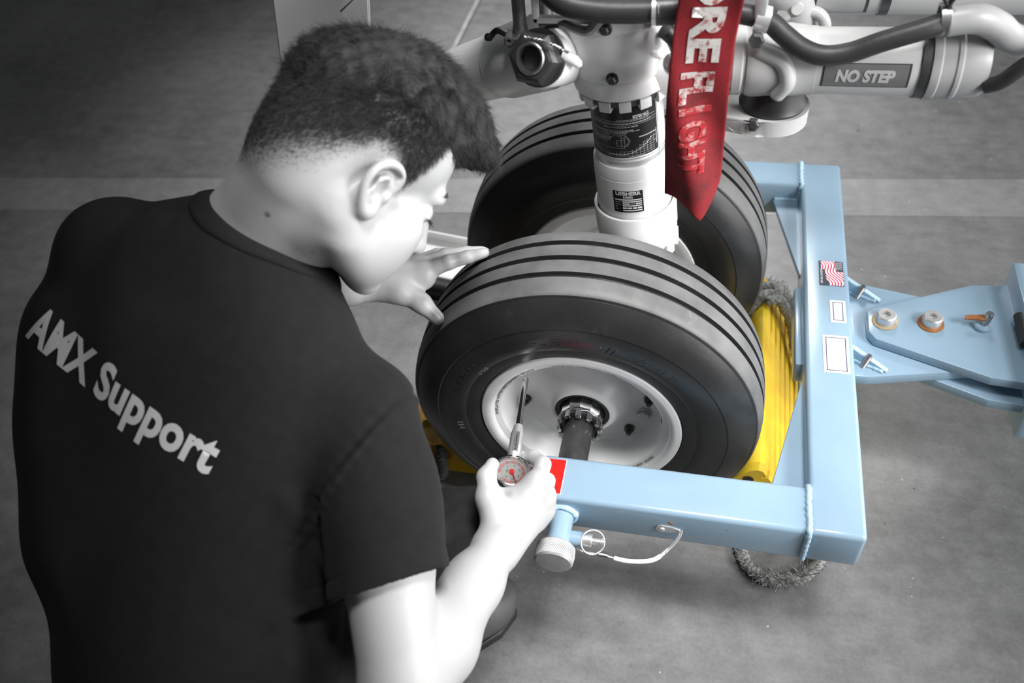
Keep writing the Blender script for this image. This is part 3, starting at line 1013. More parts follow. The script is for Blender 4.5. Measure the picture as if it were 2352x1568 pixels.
# castellated gland nut under the housing
gl('gland_nut', [(0.0, 0.6780), (0.0565, 0.6780), (0.0575, 0.6820), (0.0575, 0.7040), (0.0, 0.7040)], M_darksteel)
for k in range(14):
    bm = bmesh.new()
    a = 2 * PI * (k + 0.3) / 14
    ring = []
    for (r, z) in ((0.0500, 0.6725), (0.0600, 0.6725), (0.0615, 0.6750), (0.0615, 0.6870), (0.0500, 0.6870)):
        ring.append([bm.verts.new(gcyl(a + dt, z, r)) for dt in np.linspace(-0.125, 0.125, 5)])
    for i in range(5):
        A_, B_ = ring[i], ring[(i + 1) % 5]
        for j in range(4): bm.faces.new((A_[j], A_[j + 1], B_[j + 1], B_[j]))
    for j in (0, 4): bm.faces.new([ring[i][j] for i in range(5)])
    obj('gland_nut_lug', bm, M_white, leg)
housing = gl('housing', [(0.0, 0.6900), (0.0625, 0.6900), (0.0655, 0.6930), (0.0672, 0.7040), (0.0660, 0.7155), (0.0645, 0.7160), (0.0645, 0.7170), (0.0670, 0.7176), (0.0680, 0.7260), (0.0665, 0.7390), (0.0680, 0.7430), (0.0725, 0.7540), (0.0735, 0.7740), (0.0720, 0.7840), (0.0745, 0.7900),
               (0.0745, 0.8070), (0.0690, 0.8140), (0.0690, 0.8240), (0.0780, 0.8290), (0.0790, 0.8740), (0.05, 0.8840), (0.0, 0.8840)], M_white, 72)
# slanting web on the housing front
bm = bmesh.new()
pts = [gcyl(ph, 0.8140 - 0.035 * t, 0.071) for t, ph in zip(np.linspace(0, 1, 12), np.linspace(0.15, 1.3, 12))]
add_tube(bm, pts, 0.0075, 10)
pts = [gcyl(ph, 0.7820 - 0.060 * t, 0.066) for t, ph in zip(np.linspace(0, 1, 12), np.linspace(0.1, 1.3, 12))]
add_tube(bm, pts, 0.0065, 10)
obj('web', bm, M_white, housing, sharp=None)
for (ph, z, r) in ((-0.06, 0.7940, 0.0720), (-0.05, 0.7255, 0.0640)):
    bm = bmesh.new()
    o = gcyl(ph, z, r); n = (gcyl(ph, z, r + 1) - o).normalized()
    add_lathe(bm, [(0.0, 0), (0.0085, 0), (0.0085, 0.0030), (0.0070, 0.0040), (0.0, 0.0040)], o, n, 24)
    add_lathe(bm, [(0.0, 0.004), (0.0058, 0.004), (0.0058, 0.0085), (0.0045, 0.0105), (0.0, 0.0110)], o, n, 6)
    obj('housing_bolt', bm, M_darksteel, leg, sharp=20)
for (ph, z) in ((0.62, 0.7890), (0.8140, 0.7710)):
    bm = bmesh.new()
    o = gcyl(ph, z, 0.072); n = (gcyl(ph, z, 1) - o).normalized()
    add_lathe(bm, [(0.0, 0), (0.0042, 0), (0.0042, 0.004), (0.003, 0.006), (0.0, 0.006)], o, n, 12)
    obj('grease_nipple', bm, M_steel, leg)
# dark sealing line under the upper rim of the housing
gl('gasket', [(0.0705, 0.8135), (0.0735, 0.8145), (0.0735, 0.8155), (0.0705, 0.8165)], M_black, 64)

# big placard on the upper tube
def ZM(z): return 0.5975 + (z - 0.6035) * (0.0700 / 0.0605)


def plate_quads(rects, r, material, name, parent, nseg=10):
    """rects: (phi0, phi1, z0, z1) in rad / m on the leg's cylinder"""
    bm = bmesh.new()
    for (p0, p1, z0, z1) in rects:
        n = max(1, int(abs(p1 - p0) / 0.09))
        prev = None
        for k in range(n + 1):
            a = p0 + (p1 - p0) * k / n
            A_ = bm.verts.new(gcyl(a, ZM(z0), r)); B_ = bm.verts.new(gcyl(a, ZM(z1), r))
            if prev: bm.faces.new((prev[0], A_, B_, prev[1]))
            prev = (A_, B_)
    return obj(name, bm, material, parent, sharp=None)


def cyl_text(s, size, phi, z, r, material, parent, width=None, bold=0.0, name='lettering'):
    bm = text_bm(s, size, bold)
    xs = [v.co.x for v in bm.verts]
    w = max(xs) - min(xs)
    k = (width / w) if width else 1.0
    map_bm(bm, lambda c: gcyl(phi + c.x * k / r, ZM(z) + c.y, r))
    return obj(name, bm, material, parent, sharp=None)


def cyl_lines(segs, r, wd, material, parent, name):
    """polyline segments in (phi, z) drawn as flat strips"""
    bm = bmesh.new()
    for (a, b) in segs:
        du, dz = (b[0] - a[0]) * r, b[1] - a[1]
        L_ = math.hypot(du, dz)
        if L_ < 1e-6: continue
        nu, nz = -dz / L_ * wd / 2, du / L_ * wd / 2
        n = max(1, int(abs(b[0] - a[0]) / 0.1))
        prev = None
        for k in range(n + 1):
            t = k / n
            u = a[0] + (b[0] - a[0]) * t; z = a[1] + dz * t
            A_ = bm.verts.new(gcyl(u + nu / r, ZM(z) + nz, r)); B_ = bm.verts.new(gcyl(u - nu / r, ZM(z) - nz, r))
            if prev: bm.faces.new((prev[0], A_, B_, prev[1]))
            prev = (A_, B_)
    return obj(name, bm, material, parent, sharp=None)


PR = 0.0493
bm = bmesh.new()
ph0, ph1, pz0, pz1 = -1.22, 1.02, 0.5975, 0.676
rows = []
for z in (pz0, pz1):
    for r in (0.0489, PR):
        rows.append([bm.verts.new(gcyl(a, z, r)) for a in np.linspace(ph0, ph1, 40)])
order = [rows[0], rows[1], rows[3], rows[2]]
for i in range(4):
    A_, B_ = order[i], order[(i + 1) % 4]
    for j in range(39): bm.faces.new((A_[j], A_[j + 1], B_[j + 1], B_[j]))
for j in (0, 39): bm.faces.new([o_[j] for o_ in order])
plac = obj('placard', bm, M_print_black, leg)
PR2 = PR + 0.0002
plate_quads([(-0.15, 0.95, 0.6530, 0.6536), (-1.1, 0.98, 0.6490, 0.6496), (-1.1, 0.98, 0.6460, 0.6464)], PR2, M_print_grey, 'printed_rules', plac)
cyl_text('BD700 NLG', 0.0062, 0.52, 0.6560, PR2, M_print_white, plac, width=0.022, bold=0.0001)
random.seed(3)
rects = []
for z, a0, a1, hgt in ((0.6512, -0.95, 0.75, .0011), (0.6478, -0.9, 0.8, .0010), (0.6435, -0.55, 0.42, .0012), (0.6395, -0.9, 0.30, .0010), (0.6378, -0.85, 0.45, .0010), (0.6361, -0.6, 0.10, .0010), (0.6340, -1.1, -0.35, .0010), (0.6310, -1.1, -0.30, .0012), (0.6290, -0.95, -0.35, .0014), (0.6272, -0.95, -0.35, .0014), (0.6250, -1.0, -0.45, .0012), (0.6150, -1.15, -0.8, .0011), (0.6120, -1.1, -0.7, .0011), (0.6090, -1.1, -0.65, .0011)):
    a = a0
    while a < a1:
        w = random.uniform(0.03, 0.10)
        rects.append((a, min(a + w, a1), z, z + hgt))
        a += w + 0.02
plate_quads(rects, PR2, M_print_grey, 'small_print', plac)['kind'] = 'stuff'
# strut sketch
sk = [((-0.30, 0.6345), (0.05, 0.6345)), ((-0.30, 0.6330), (-0.1, 0.6330)), ((-0.06, 0.6345), (-0.06, 0.6180)), ((0.03, 0.6345), (0.03, 0.6180)), ((-0.06, 0.6275), (0.03, 0.6275)), ((-0.06, 0.6305), (0.03, 0.6305)), ((0.05, 0.6345), (0.18, 0.6265)), ((0.18, 0.6265), (0.10, 0.6195)), ((0.10, 0.6195), (-0.03, 0.6195)),
      ((0.05, 0.6330), (0.15, 0.6265)), ((0.15, 0.6265), (0.07, 0.6205)), ((-0.20, 0.6268), (-0.06, 0.6268)), ((-0.20, 0.6268), (-0.20, 0.6200)), ((-0.20, 0.6200), (-0.05, 0.6200)), ((-0.72, 0.6175), (0.0, 0.6165)), ((0.0, 0.6165), (0.02, 0.6190)), ((-0.20, 0.6240), (-0.18, 0.6230)), ((-0.18, 0.6240), (-0.20, 0.6230))]
cyl_lines(sk, PR2, 0.0005, M_print_grey, plac, 'strut_sketch')
# stepped chart grid
gx = np.linspace(-0.55, 0.86, 14)
steps = [0.6110, 0.6110, 0.6110, 0.6110, 0.6118, 0.6118, 0.6122, 0.6145, 0.6150, 0.6190, 0.6215, 0.6235, 0.6255, 0.6255]
segs = []
for k, a in enumerate(gx): segs.append(((a, 0.6060), (a, steps[k])))
for z in np.arange(0.6060, 0.6250, 0.0030):
    vis = [a for k, a in enumerate(gx) if steps[k] >= z - 0.0002]
    if len(vis) > 1: segs.append(((vis[0], z), (vis[-1], z)))
cyl_lines(segs, PR2, 0.00045, M_print_grey, plac, 'chart_grid')
cur = [(a, 0.6080 + 0.0165 * max(0, (a + 0.1) / 0.9) ** 2.0) for a in np.linspace(-0.45, 0.80, 24)]
cyl_lines(list(zip(cur[:-1], cur[1:])), PR2 + 0.0001, 0.0007, M_print_white, plac, 'chart_curve')
plate_quads([(0.42, 0.94, 0.6285, 0.6300), (0.95, 0.98, 0.612, 0.632), (0.86, 0.93, 0.6235, 0.6243), (0.86, 0.93, 0.6170, 0.6178), (0.10, 0.55, 0.6042, 0.6050)], PR2, M_print_grey, 'chart_captions', plac)
# thin white margin strip beside the placard
plate_quads([(1.05, 1.07, 0.592, 0.665)], PR, M_grey_enamel, 'edge_line', leg)

# name plate on the sleeve
def ZM(z): return z - 0.005
NR = 0.0537
n0, n1, nz0, nz1 = -0.42, 0.38, 0.5085, 0.5450
bm = bmesh.new()
rows = []
for z in (nz0, nz1):
    for r in (0.0532, NR):
        rows.append([bm.verts.new(gcyl(a, z, r)) for a in np.linspace(n0, n1, 16)])
order = [rows[0], rows[1], rows[3], rows[2]]
for i in range(4):
    A_, B_ = order[i], order[(i + 1) % 4]
    for j in range(15): bm.faces.new((A_[j], A_[j + 1], B_[j + 1], B_[j]))
for j in (0, 15): bm.faces.new([o_[j] for o_ in order])
npl = obj('name_plate', bm, M_print_black, leg)
NR2 = NR + 0.0002
cyl_text('LIEBHERR', 0.0078, -0.015, 0.5458, NR2, M_print_white, npl, width=0.036, bold=0.0003)
cyl_text('D9893', 0.0056, -0.015, 0.5398, NR2, M_print_white, npl, width=0.0135, bold=0.00015)
rects = [(-0.37, 0.34, 0.5346, 0.5366), (-0.17, 0.34, 0.5312, 0.5332), (-0.17, 0.02, 0.5276, 0.5297), (0.18, 0.34, 0.5276, 0.5297), (-0.17, 0.34, 0.5243, 0.5262)]
for k in range(4): rects.append((-0.17 + k * 0.131, -0.06 + k * 0.131, 0.5197, 0.5226))
rects.append((-0.17, 0.34, 0.5160, 0.5180))
plate_quads(rects, NR2, M_print_white, 'form_boxes', npl)
cyl_text('DATE', 0.0024, 0.10, 0.5286, NR2, M_print_white, npl, width=0.006)
plate_quads([(-0.37, -0.30, z, z + 0.0011) for z in (0.531, 0.527, 0.523, 0.519)] + [(-0.28, -0.22, z, z + 0.0011) for z in (0.531, 0.527)], NR2, M_print_grey, 'small_print', npl)

# big hexagonal nut on the left lug of the housing
NC = V((-0.062, -0.088, 0.762))
ND = V((-0.22, -0.82, 0.42)).normalized()
bm = bmesh.new()
add_lathe(bm, [(0.0, -0.075), (0.036, -0.075), (0.036, -0.020), (0.0325, -0.012), (0.0, -0.012)], NC, ND, 40)
obj('pivot_boss', bm, M_white, leg)
bm = bmesh.new()
add_lathe(bm, [(0.0, -0.014), (0.0330, -0.014), (0.0345, -0.011), (0.0345, -0.007), (0.0, -0.007)], NC, ND, 40)
obj('lock_washer', bm, M_steel, leg)
bm = bmesh.new()
add_lathe(bm, [(0.019, -0.007), (0.0335, -0.007), (0.0335, 0.010), (0.0290, 0.015), (0.0250, 0.0165), (0.0205, 0.0165), (0.0185, 0.014), (0.0180, -0.006)], NC, ND, 6, closed=True)
obj('hex_nut', bm, M_darksteel, leg, sharp=15)
bm = bmesh.new()
add_lathe(bm, [(0.0, -0.004), (0.0175, -0.004), (0.0190, 0.002), (0.0190, 0.0180), (0.0175, 0.0195), (0.0155, 0.0195), (0.0150, 0.003), (0.0, 0.002)], NC, ND, 40)
obj('hollow_bolt', bm, M_steel, leg)
bm = bmesh.new(); add_lathe(bm, [(0.0, 0.0045), (0.0149, 0.0045), (0.0149, 0.0050), (0.0, 0.0050)], NC, ND, 32); obj('bolt_bore', bm, M_black, leg)
bm = bmesh.new()
p0 = NC + V((-0.008, -0.018, 0.036)); p1 = NC + V((0.042, -0.014, 0.016))
n = 26
for s_ in range(2):
    pts = [p0.lerp(p1, k / n) + V((0, math.sin(k * 1.4 + s_ * PI), math.cos(k * 1.4 + s_ * PI))) * 0.0011 + V((0, 0, 0.004 * math.sin(PI * k / n))) for k in range(n + 1)]
    add_tube(bm, pts, 0.0009, 6)
obj('lock_wire', bm, M_steel, leg)
bm = bmesh.new(); add_tube(bm, catmull([NC + V((0.030, 0.004, 0.004)), NC + V((0.044, 0.006, -0.004)), NC + V((0.052, 0.010, -0.014))], 5), [0.005, 0.006, 0.007, 0.007, 0.007, 0.007, 0.007, 0.006, 0.006, 0.005, 0.003], 12)
obj('lock_tab', bm, M_white, leg)
# links, clamps and bracket above the nut
for (x, y, z0, z1, r, mt) in ((-0.098, -0.010, 0.752, 0.90, 0.0085, M_steel), (-0.055, -0.045, 0.765, 0.84, 0.0075, M_alu), (-0.075, 0.02, 0.76, 0.90, 0.011, M_darksteel)):
    bm = bmesh.new()
    add_lathe(bm, [(0.0, 0), (r * 1.15, 0), (r * 1.15, 0.010), (r, 0.012), (r, z1 - z0), (0.0, z1 - z0)], (x, y, z0), (0.02, -0.05, 1), 20)
    obj('link_rod', bm, mt, leg)
bm = bmesh.new(); add_box(bm, (-0.115, -0.034, 0.745), (-0.080, -0.008, 0.757), 0.002); clampb = obj('rod_clamp', bm, M_steel, leg)
for x in (-0.107, -0.089):
    bm = bmesh.new(); add_lathe(bm, [(0.0, 0), (0.0062, 0), (0.0062, 0.004), (0.0050, 0.0055), (0.003, 0.0055), (0.0025, 0.003), (0.0, 0.003)], (x, -0.034, 0.752), (0, -0.8, 0.6), 20); obj('clamp_screw', bm, M_darksteel, clampb)
bm = bmesh.new()
add_box(bm, (-0.066, -0.078, 0.800), (0.008, -0.068, 0.808), 0.002)
add_box(bm, (-0.066, -0.078, 0.800), (-0.058, -0.068, 0.880), 0.002)
obj('bracket', bm, M_white, leg)
bm = bmesh.new(); add_box(bm, (-0.125, -0.03, 0.812), (-0.060, 0.03, 0.90), 0.006); obj('bracket', bm, M_darksteel, leg)
bm = bmesh.new(); add_tube(bm, catmull([(-0.060, -0.05, 0.785), (-0.030, -0.075, 0.800), (0.0, -0.083, 0.795), (0.020, -0.082, 0.815)], 6), 0.006, 10); obj('pipe', bm, M_steel, leg)
# dark elbow piece right of the housing, next to the streamer
bm = bmesh.new(); add_tube(bm, catmull([(0.088, -0.070, 0.792), (0.098, -0.066, 0.780), (0.104, -0.060, 0.764)], 6), 0.010, 14); obj('elbow', bm, M_darksteel, leg)
bm = bmesh.new(); add_lathe(bm, [(0.0, 0), (0.013, 0), (0.013, 0.012), (0.010, 0.018), (0.0, 0.018)], (0.100, -0.072, 0.752), (0.2, -0.9, 0.2), 16); obj('end_fitting', bm, M_alu, leg)
# crosspiece joining leg and actuators
bm = bmesh.new(); add_tube(bm, [(0.04, 0.0, 0.725), (0.13, 0.0, 0.715), (0.1675, 0.0, 0.713)], [0.050, 0.044, 0.030], 28); obj('actuator_arm', bm, M_white, leg)
bm = bmesh.new(); add_box(bm, (-0.02, 0.02, 0.79), (0.24, 0.12, 0.90), 0.012); obj('upper_casting', bm, M_white, leg)

# ------------------------------------------------------------------ white brace running left
brace = thing('drag_brace', 'pale tapering brace tube running left from the strut behind the man\'s hair', 'brace', (-0.06, 0.02, 0.71))
BS = V((-0.072, 0.012, 0.716))
BE = V((-0.3457, 0.1655, 0.5498))
bd = (BE - BS).normalized()
BL = (BE - BS).length
bm = bmesh.new()
add_lathe(bm, [(0.0, 0.0), (0.050, 0.0), (0.049, 0.075), (0.0475, 0.078), (0.0475, 0.083), (0.0445, 0.086), (0.043, 0.17), (0.040, 0.23), (0.040, BL), (0.0, BL)], BS, bd, 48)
obj('tube', bm, M_white, brace)
bm = bmesh.new()
c_ = BS + bd * 0.135
up_ = (V((0.15, -1.0, 1.28)) - c_); up_ = (up_ - bd * up_.dot(bd)).normalized()
sd_ = bd.cross(up_)
add_prism(bm, [(0, -0.004), (0.034, -0.006), (0.040, 0.0), (0.034, 0.006), (0, 0.004)], 0.0, 0.0012, origin=c_ + up_ * 0.0425 - sd_ * 0.008, ux=bd, uy=sd_, uz=up_, bevel=0.0005, seg=1)
obj('recess', bm, M_white, brace)
bm = bmesh.new(); add_lathe(bm, [(0.0, 0), (0.005, 0), (0.005, 0.006), (0.0, 0.008)], V((-0.1391, -0.0103, 0.7458)), (-0.3, -0.8, 0.5), 12); obj('fastener', bm, M_black, brace)
bm = bmesh.new(); add_tube(bm, catmull([V((-0.1391, -0.0103, 0.7458)), V((-0.1315, -0.0076, 0.7529)), V((-0.1236, -0.0108, 0.7547)), V((-0.1098, -0.0177, 0.7515))], 6), 0.0042, 8); obj('clip', bm, M_black, brace)

# ------------------------------------------------------------------ steering actuators to the right
act = thing('steering_actuator', 'white cylindrical actuator marked no step, with grey hose clamped to its end', 'actuator', (0.21, 0, 0.66), 'actuators beside the strut')


def xl(name, prof, material, parent, y=0.0, z=0.716, seg=56, sharp=30):
    bm = bmesh.new()
    add_lathe(bm, prof, (0, y, z), (1, 0, 0.012), seg)
    return obj(name, bm, material, parent, sharp)


xl('flange', [(0.0, 0.168), (0.0405, 0.168), (0.0425, 0.170), (0.0425, 0.180), (0.0405, 0.182), (0.0405, 0.190), (0.0, 0.190)], M_white_shade, act)
xl('body', [(0.0, 0.186), (0.0420, 0.186), (0.0440, 0.192), (0.0440, 0.235), (0.0425, 0.245), (0.0408, 0.258), (0.0408, 0.266), (0.0, 0.27)], M_white_shade, act)
tube = xl('tube', [(0.0, 0.262), (0.0395, 0.262), (0.0395, 0.400), (0.0, 0.40)], M_white_shade, act)
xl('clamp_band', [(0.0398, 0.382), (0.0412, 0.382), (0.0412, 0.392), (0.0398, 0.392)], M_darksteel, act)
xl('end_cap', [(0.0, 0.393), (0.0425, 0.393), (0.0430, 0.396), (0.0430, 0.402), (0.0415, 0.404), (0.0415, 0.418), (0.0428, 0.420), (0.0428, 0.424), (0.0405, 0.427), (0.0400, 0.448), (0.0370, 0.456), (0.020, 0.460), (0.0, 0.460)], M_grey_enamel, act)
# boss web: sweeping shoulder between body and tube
bm = bmesh.new(); add_tube(bm, catmull([(0.196, -0.030, 0.748), (0.225, -0.038, 0.738), (0.235, -0.042, 0.715), (0.225, -0.036, 0.692)], 8), 0.010, 12); obj('shoulder_web', bm, M_white_shade, act, sharp=None)
# lower lug with boot and bolt
bm = bmesh.new()
poly = [(0.225 + 0.046 * math.cos(a), 0.002 + 0.046 * math.sin(a)) for a in np.linspace(-1.9, 1.9, 26)] + [(0.15, 0.045), (0.15, -0.030), (0.19, -0.040)]
add_prism(bm, poly, 0.636, 0.658, bevel=0.003)
obj('lug', bm, M_white_shade, act)
bm = bmesh.new(); add_lathe(bm, [(0.0, 0), (0.041, 0), (0.043, 0.004), (0.039, 0.010), (0.036, 0.030), (0.0, 0.03)], (0.225, 0.002, 0.658), (0, 0, 1), 40); obj('boot', bm, M_black, act)
bm = bmesh.new(); add_lathe(bm, [(0.0, 0), (0.0088, 0), (0.0088, 0.008), (0.006, 0.011), (0.0045, 0.011), (0.004, 0.014), (0.0, 0.014)], (0.203, -0.036, 0.650), (-0.15, -0.9, 0.35), 6); obj('lug_bolt', bm, M_darksteel, act, sharp=20)
bm = bmesh.new(); add_tube(bm, catmull([(0.202, -0.044, 0.655), (0.180, -0.046, 0.660), (0.160, -0.046, 0.661), (0.140, -0.040, 0.664)], 6), 0.0008, 6); obj('lock_wire', bm, M_steel, act)
bm = bmesh.new(); add_tube(bm, catmull([(0.198, -0.046, 0.647), (0.182, -0.048, 0.645), (0.170, -0.048, 0.652), (0.155, -0.046, 0.654)], 6), 0.0006, 6); obj('lock_wire', bm, M_steel, act)
# flange bolts, seen edge on
for a in np.linspace(0.5, 2.6, 5):
    bm = bmesh.new()
    add_lathe(bm, [(0.0, 0), (0.006, 0), (0.006, 0.006), (0.0045, 0.008), (0.0, 0.008)], (0.169, -0.036 * math.sin(a) , 0.716 + 0.036 * math.cos(a)), (-1, 0, 0), 6)
    obj('flange_bolt', bm, M_darksteel, act, sharp=20)


# no-step decal, wrapped on the tube
def xcyl(x, ang, r, y=0.0, z=0.716):
    """ang measured from -y towards +z"""
    return V((x, y - r * math.cos(ang), z + 0.012 * x + r * math.sin(ang)))


def xpatch(x0, x1, a0, a1, r, material, name, parent, y=0.0, z=0.716, th=0.0004):
    bm = bmesh.new()
    rows = []
    for (x, rr) in ((x0, r - th), (x0, r), (x1, r), (x1, r - th)):
        rows.append([bm.verts.new(xcyl(x, a, rr, y, z)) for a in np.linspace(a0, a1, 12)])
    for i in range(4):
        A_, B_ = rows[i], rows[(i + 1) % 4]
        for j in range(11): bm.faces.new((A_[j], A_[j + 1], B_[j + 1], B_[j]))
    for j in (0, 11): bm.faces.new([q[j] for q in rows])
    return obj(name, bm, material, parent)


M_decal = mat('dark_grey_decal', (0.14, 0.14, 0.14), 0.35, var=0.1)
M_decal_dark = mat('decal_border', (0.035, 0.035, 0.035), 0.4)
xpatch(0.2735, 0.3715, -0.30, 0.46, 0.0399, M_decal_dark, 'decal_border', tube)
dec = xpatch(0.2755, 0.3690, -0.27, 0.43, 0.0402, M_decal, 'decal', tube)
bm = text_bm('NO STEP', 0.0195, 0.0011, shear=0.12)
bmesh.ops.triangulate(bm, faces=bm.faces[:])
bmesh.ops.subdivide_edges(bm, edges=[e for e in bm.edges if e.calc_length() > 0.003], cuts=2)
bmesh.ops.triangulate(bm, faces=bm.faces[:])
xs = [v.co.x for v in bm.verts]
k = 0.066 / (max(xs) - min(xs))
map_bm(bm, lambda c: xcyl(0.321 + c.x * k, 0.055 + c.y / 0.0403, 0.0407))
obj('lettering', bm, M_print_grey, dec, sharp=None)
xpatch(0.262, 0.299, 0.92, 1.35, 0.0399, M_print_grey, 'faded_decal', tube)
# upper twin actuator behind
act2 = thing('steering_actuator', 'second pale actuator cut off by the top of the picture, behind the no step one', 'actuator', (0.25, 0.13, 0.70), 'actuators beside the strut')
t2 = xl('tube', [(0.0, 0.20), (0.039, 0.20), (0.039, 0.56), (0.0, 0.56)], M_white_shade, act2, 0.135, 0.752)
xl('clamp_band', [(0.0394, 0.345), (0.0405, 0.345), (0.0405, 0.356), (0.0394, 0.356)], M_darksteel, act2, 0.135, 0.752)
xpatch(0.262, 0.330, -0.75, 0.1, 0.0394, M_decal_dark, 'decal_border', t2, 0.135, 0.752)
xpatch(0.267, 0.326, -0.70, 0.1, 0.0396, M_print_grey, 'decal', t2, 0.135, 0.752)
bm = bmesh.new()
add_tube(bm, catmull([(0.205, 0.06, 0.80), (0.225, 0.09, 0.765), (0.238, 0.105, 0.735), (0.245, 0.11, 0.705)], 6), 0.030, 20)
obj('lug', bm, M_white_shade, act2)
bm = bmesh.new()
add_tube(bm, [V((0.262, 0.09, 0.715)) + V((0.020 * math.cos(a), 0.004 * math.sin(a), 0.020 * math.sin(a))) for a in np.linspace(0, 2 * PI, 30)[:-1]], 0.008, 10, closed=True)
obj('eye', bm, M_white_shade, act2, sharp=None)
for (x, z, r) in ((0.225, 0.742, 0.012), (0.240, 0.748, 0.010)):
    bm = bmesh.new(); add_lathe(bm, [(0.0, 0), (r, 0), (r * 0.95, 0.010), (r * 0.7, 0.014), (0.0, 0.014)], (x, 0.075, z), (0.1, -0.9, 0.4), 20); obj('cap', bm, M_white_shade, act2)

# ------------------------------------------------------------------ hoses
hp_ = catmull([(0.120, -0.040, 0.800), (0.170, -0.040, 0.798), (0.203, -0.040, 0.789), (0.222, -0.043, 0.775), (0.245, -0.047, 0.760), (0.270, -0.049, 0.753), (0.298, -0.048, 0.757), (0.330, -0.046, 0.770), (0.375, -0.040, 0.784), (0.400, -0.030, 0.790)], 8)
hose = thing('hydraulic_hose', 'dark grey rubber hose sagging in front of the no step actuator', 'hose', (0.27, -0.045, 0.755))
bm = bmesh.new(); add_tube(bm, hp_, 0.0118, 20); obj('hose_body', bm, M_hose, hose, sharp=None)
for (c, dx, r) in (((0.196, -0.040, 0.792), 0.008, 0.0150), ((0.158, -0.040, 0.799), 0.010, 0.0155)):
    bm = bmesh.new(); add_lathe(bm, [(r - 0.003, -dx), (r, -dx), (r, dx), (r - 0.003, dx)], c, (1, 0, -0.2), 28, closed=True); obj('hose_clamp', bm, M_alu, hose)
bm = bmesh.new(); add_lathe(bm, [(0.0, 0), (0.009, 0), (0.009, 0.010), (0.006, 0.014), (0.0, 0.014)], (0.192, -0.058, 0.776), (0, -0.9, 0.3), 6); obj('clamp_screw', bm, M_darksteel, hose, sharp=20)
bm = bmesh.new(); add_box(bm, (0.186, -0.052, 0.772), (0.200, -0.030, 0.830), 0.003); obj('clamp_bracket', bm, M_alu, hose)
bm = bmesh.new(); add_tube(bm, catmull([(0.392, -0.032, 0.788), (0.425, -0.028, 0.790), (0.450, -0.020, 0.778), (0.468, -0.012, 0.762), (0.49, -0.005, 0.75)], 8), 0.0165, 20); obj('conduit', bm, M_grey_enamel, hose, sharp=None)
bm = bmesh.new(); add_lathe(bm, [(0.014, -0.005), (0.0180, -0.005), (0.0180, 0.005), (0.014, 0.005)], (0.391, -0.030, 0.790), (1, 0, 0.05), 24, closed=True); obj('hose_clamp', bm, M_steel, hose)
bm = bmesh.new(); add_tube(bm, catmull([(0.391, -0.036, 0.808), (0.393, -0.040, 0.818), (0.398, -0.040, 0.826)], 5), 0.0028, 8); add_tube(bm, catmull([(0.391, -0.036, 0.808), (0.384, -0.040, 0.818), (0.379, -0.040, 0.822)], 5), 0.0028, 8); obj('strap_tail', bm, M_darksteel, hose, sharp=None)
bm = bmesh.new(); add_tube(bm, catmull([(0.455, -0.035, 0.712), (0.470, -0.04, 0.722), (0.490, -0.04, 0.745), (0.53, -0.03, 0.775)], 8), 0.009, 14); obj('branch_hose', bm, M_hose, hose, sharp=None)
h2 = thing('brake_hose', 'black hose crossing over the top of the white strut housing', 'hose', (0.03, -0.09, 0.81))
bm = bmesh.new(); add_tube(bm, catmull([(-0.060, -0.070, 0.850), (-0.028, -0.088, 0.832), (0.010, -0.090, 0.824), (0.060, -0.086, 0.8215), (0.110, -0.080, 0.823)], 8), 0.0135, 18); obj('hose_body', bm, M_hose, h2, sharp=None)
bm = bmesh.new(); add_lathe(bm, [(0.013, -0.012), (0.0165, -0.012), (0.0165, 0.012), (0.013, 0.012)], (0.090, -0.083, 0.822), (1, 0.1, 0.02), 24, closed=True); obj('hose_clamp', bm, M_darksteel, h2)
bm = bmesh.new(); add_lathe(bm, [(0.013, -0.004), (0.0160, -0.004), (0.0160, 0.004), (0.013, 0.004)], (0.078, -0.0845, 0.822), (1, 0.05, 0.02), 24, closed=True); obj('hose_clamp', bm, M_alu, h2)

# ------------------------------------------------------------------ red streamer
st = thing('warning_streamer', 'faded red fabric streamer with worn white lettering hanging before the strut', 'streamer', (0.131, -0.10, 0.55))
st_z0, st_z1 = 0.985, 0.545


def streamer_pt(u, z, off=0.0):
    """u 0..1 across, z height"""
    t = (st_z0 - z) / (st_z0 - st_z1)
    xl_ = np.interp(z, [0.54, 0.60, 0.66, 0.73, 0.80, 0.86, 1.0], [0.1005, 0.0985, 0.0965, 0.0965, 0.0995, 0.1050, 0.112])
    xr_ = np.interp(z, [0.54, 0.585, 0.62, 0.66, 0.73, 0.80, 0.86, 1.0], [0.1590, 0.1675, 0.1690, 0.1680, 0.1670, 0.1680, 0.1735, 0.180])
    x = xl_ + (xr_ - xl_) * u
    y = -0.111 + 0.0045 * math.sin(5.0 * u + 14 * z) * (1 + t) + 0.0030 * math.sin(2.2 * u * PI + 31 * z + 1.0) + 0.006 * (u - 0.5) ** 2 * 4
    return V((float(x), y - off, z))


def streamer_bottom(u):
    return float(np.interp(u, [0.0, 0.25, 0.5, 0.68, 0.80, 0.90, 1.0], [0.5785, 0.578, 0.571, 0.559, 0.554, 0.571, 0.604]))


bm = bmesh.new()
NU, NV = 24, 110
grid = []
for j in range(NV + 1):
    row = []
    for i in range(NU + 1):
        u = i / NU
        z = st_z0 + (streamer_bottom(u) - st_z0) * (j / NV)
        row.append(bm.verts.new(streamer_pt(u, z)))
    grid.append(row)
for j in range(NV):
    for i in range(NU):
        bm.faces.new((grid[j][i], grid[j + 1][i], grid[j + 1][i + 1], grid[j][i + 1]))
bmesh.ops.recalc_face_normals(bm, faces=bm.faces)
bmesh.ops.solidify(bm, geom=bm.faces[:], thickness=0.0014)
obj('webbing', bm, M_streamer, st, sharp=None)


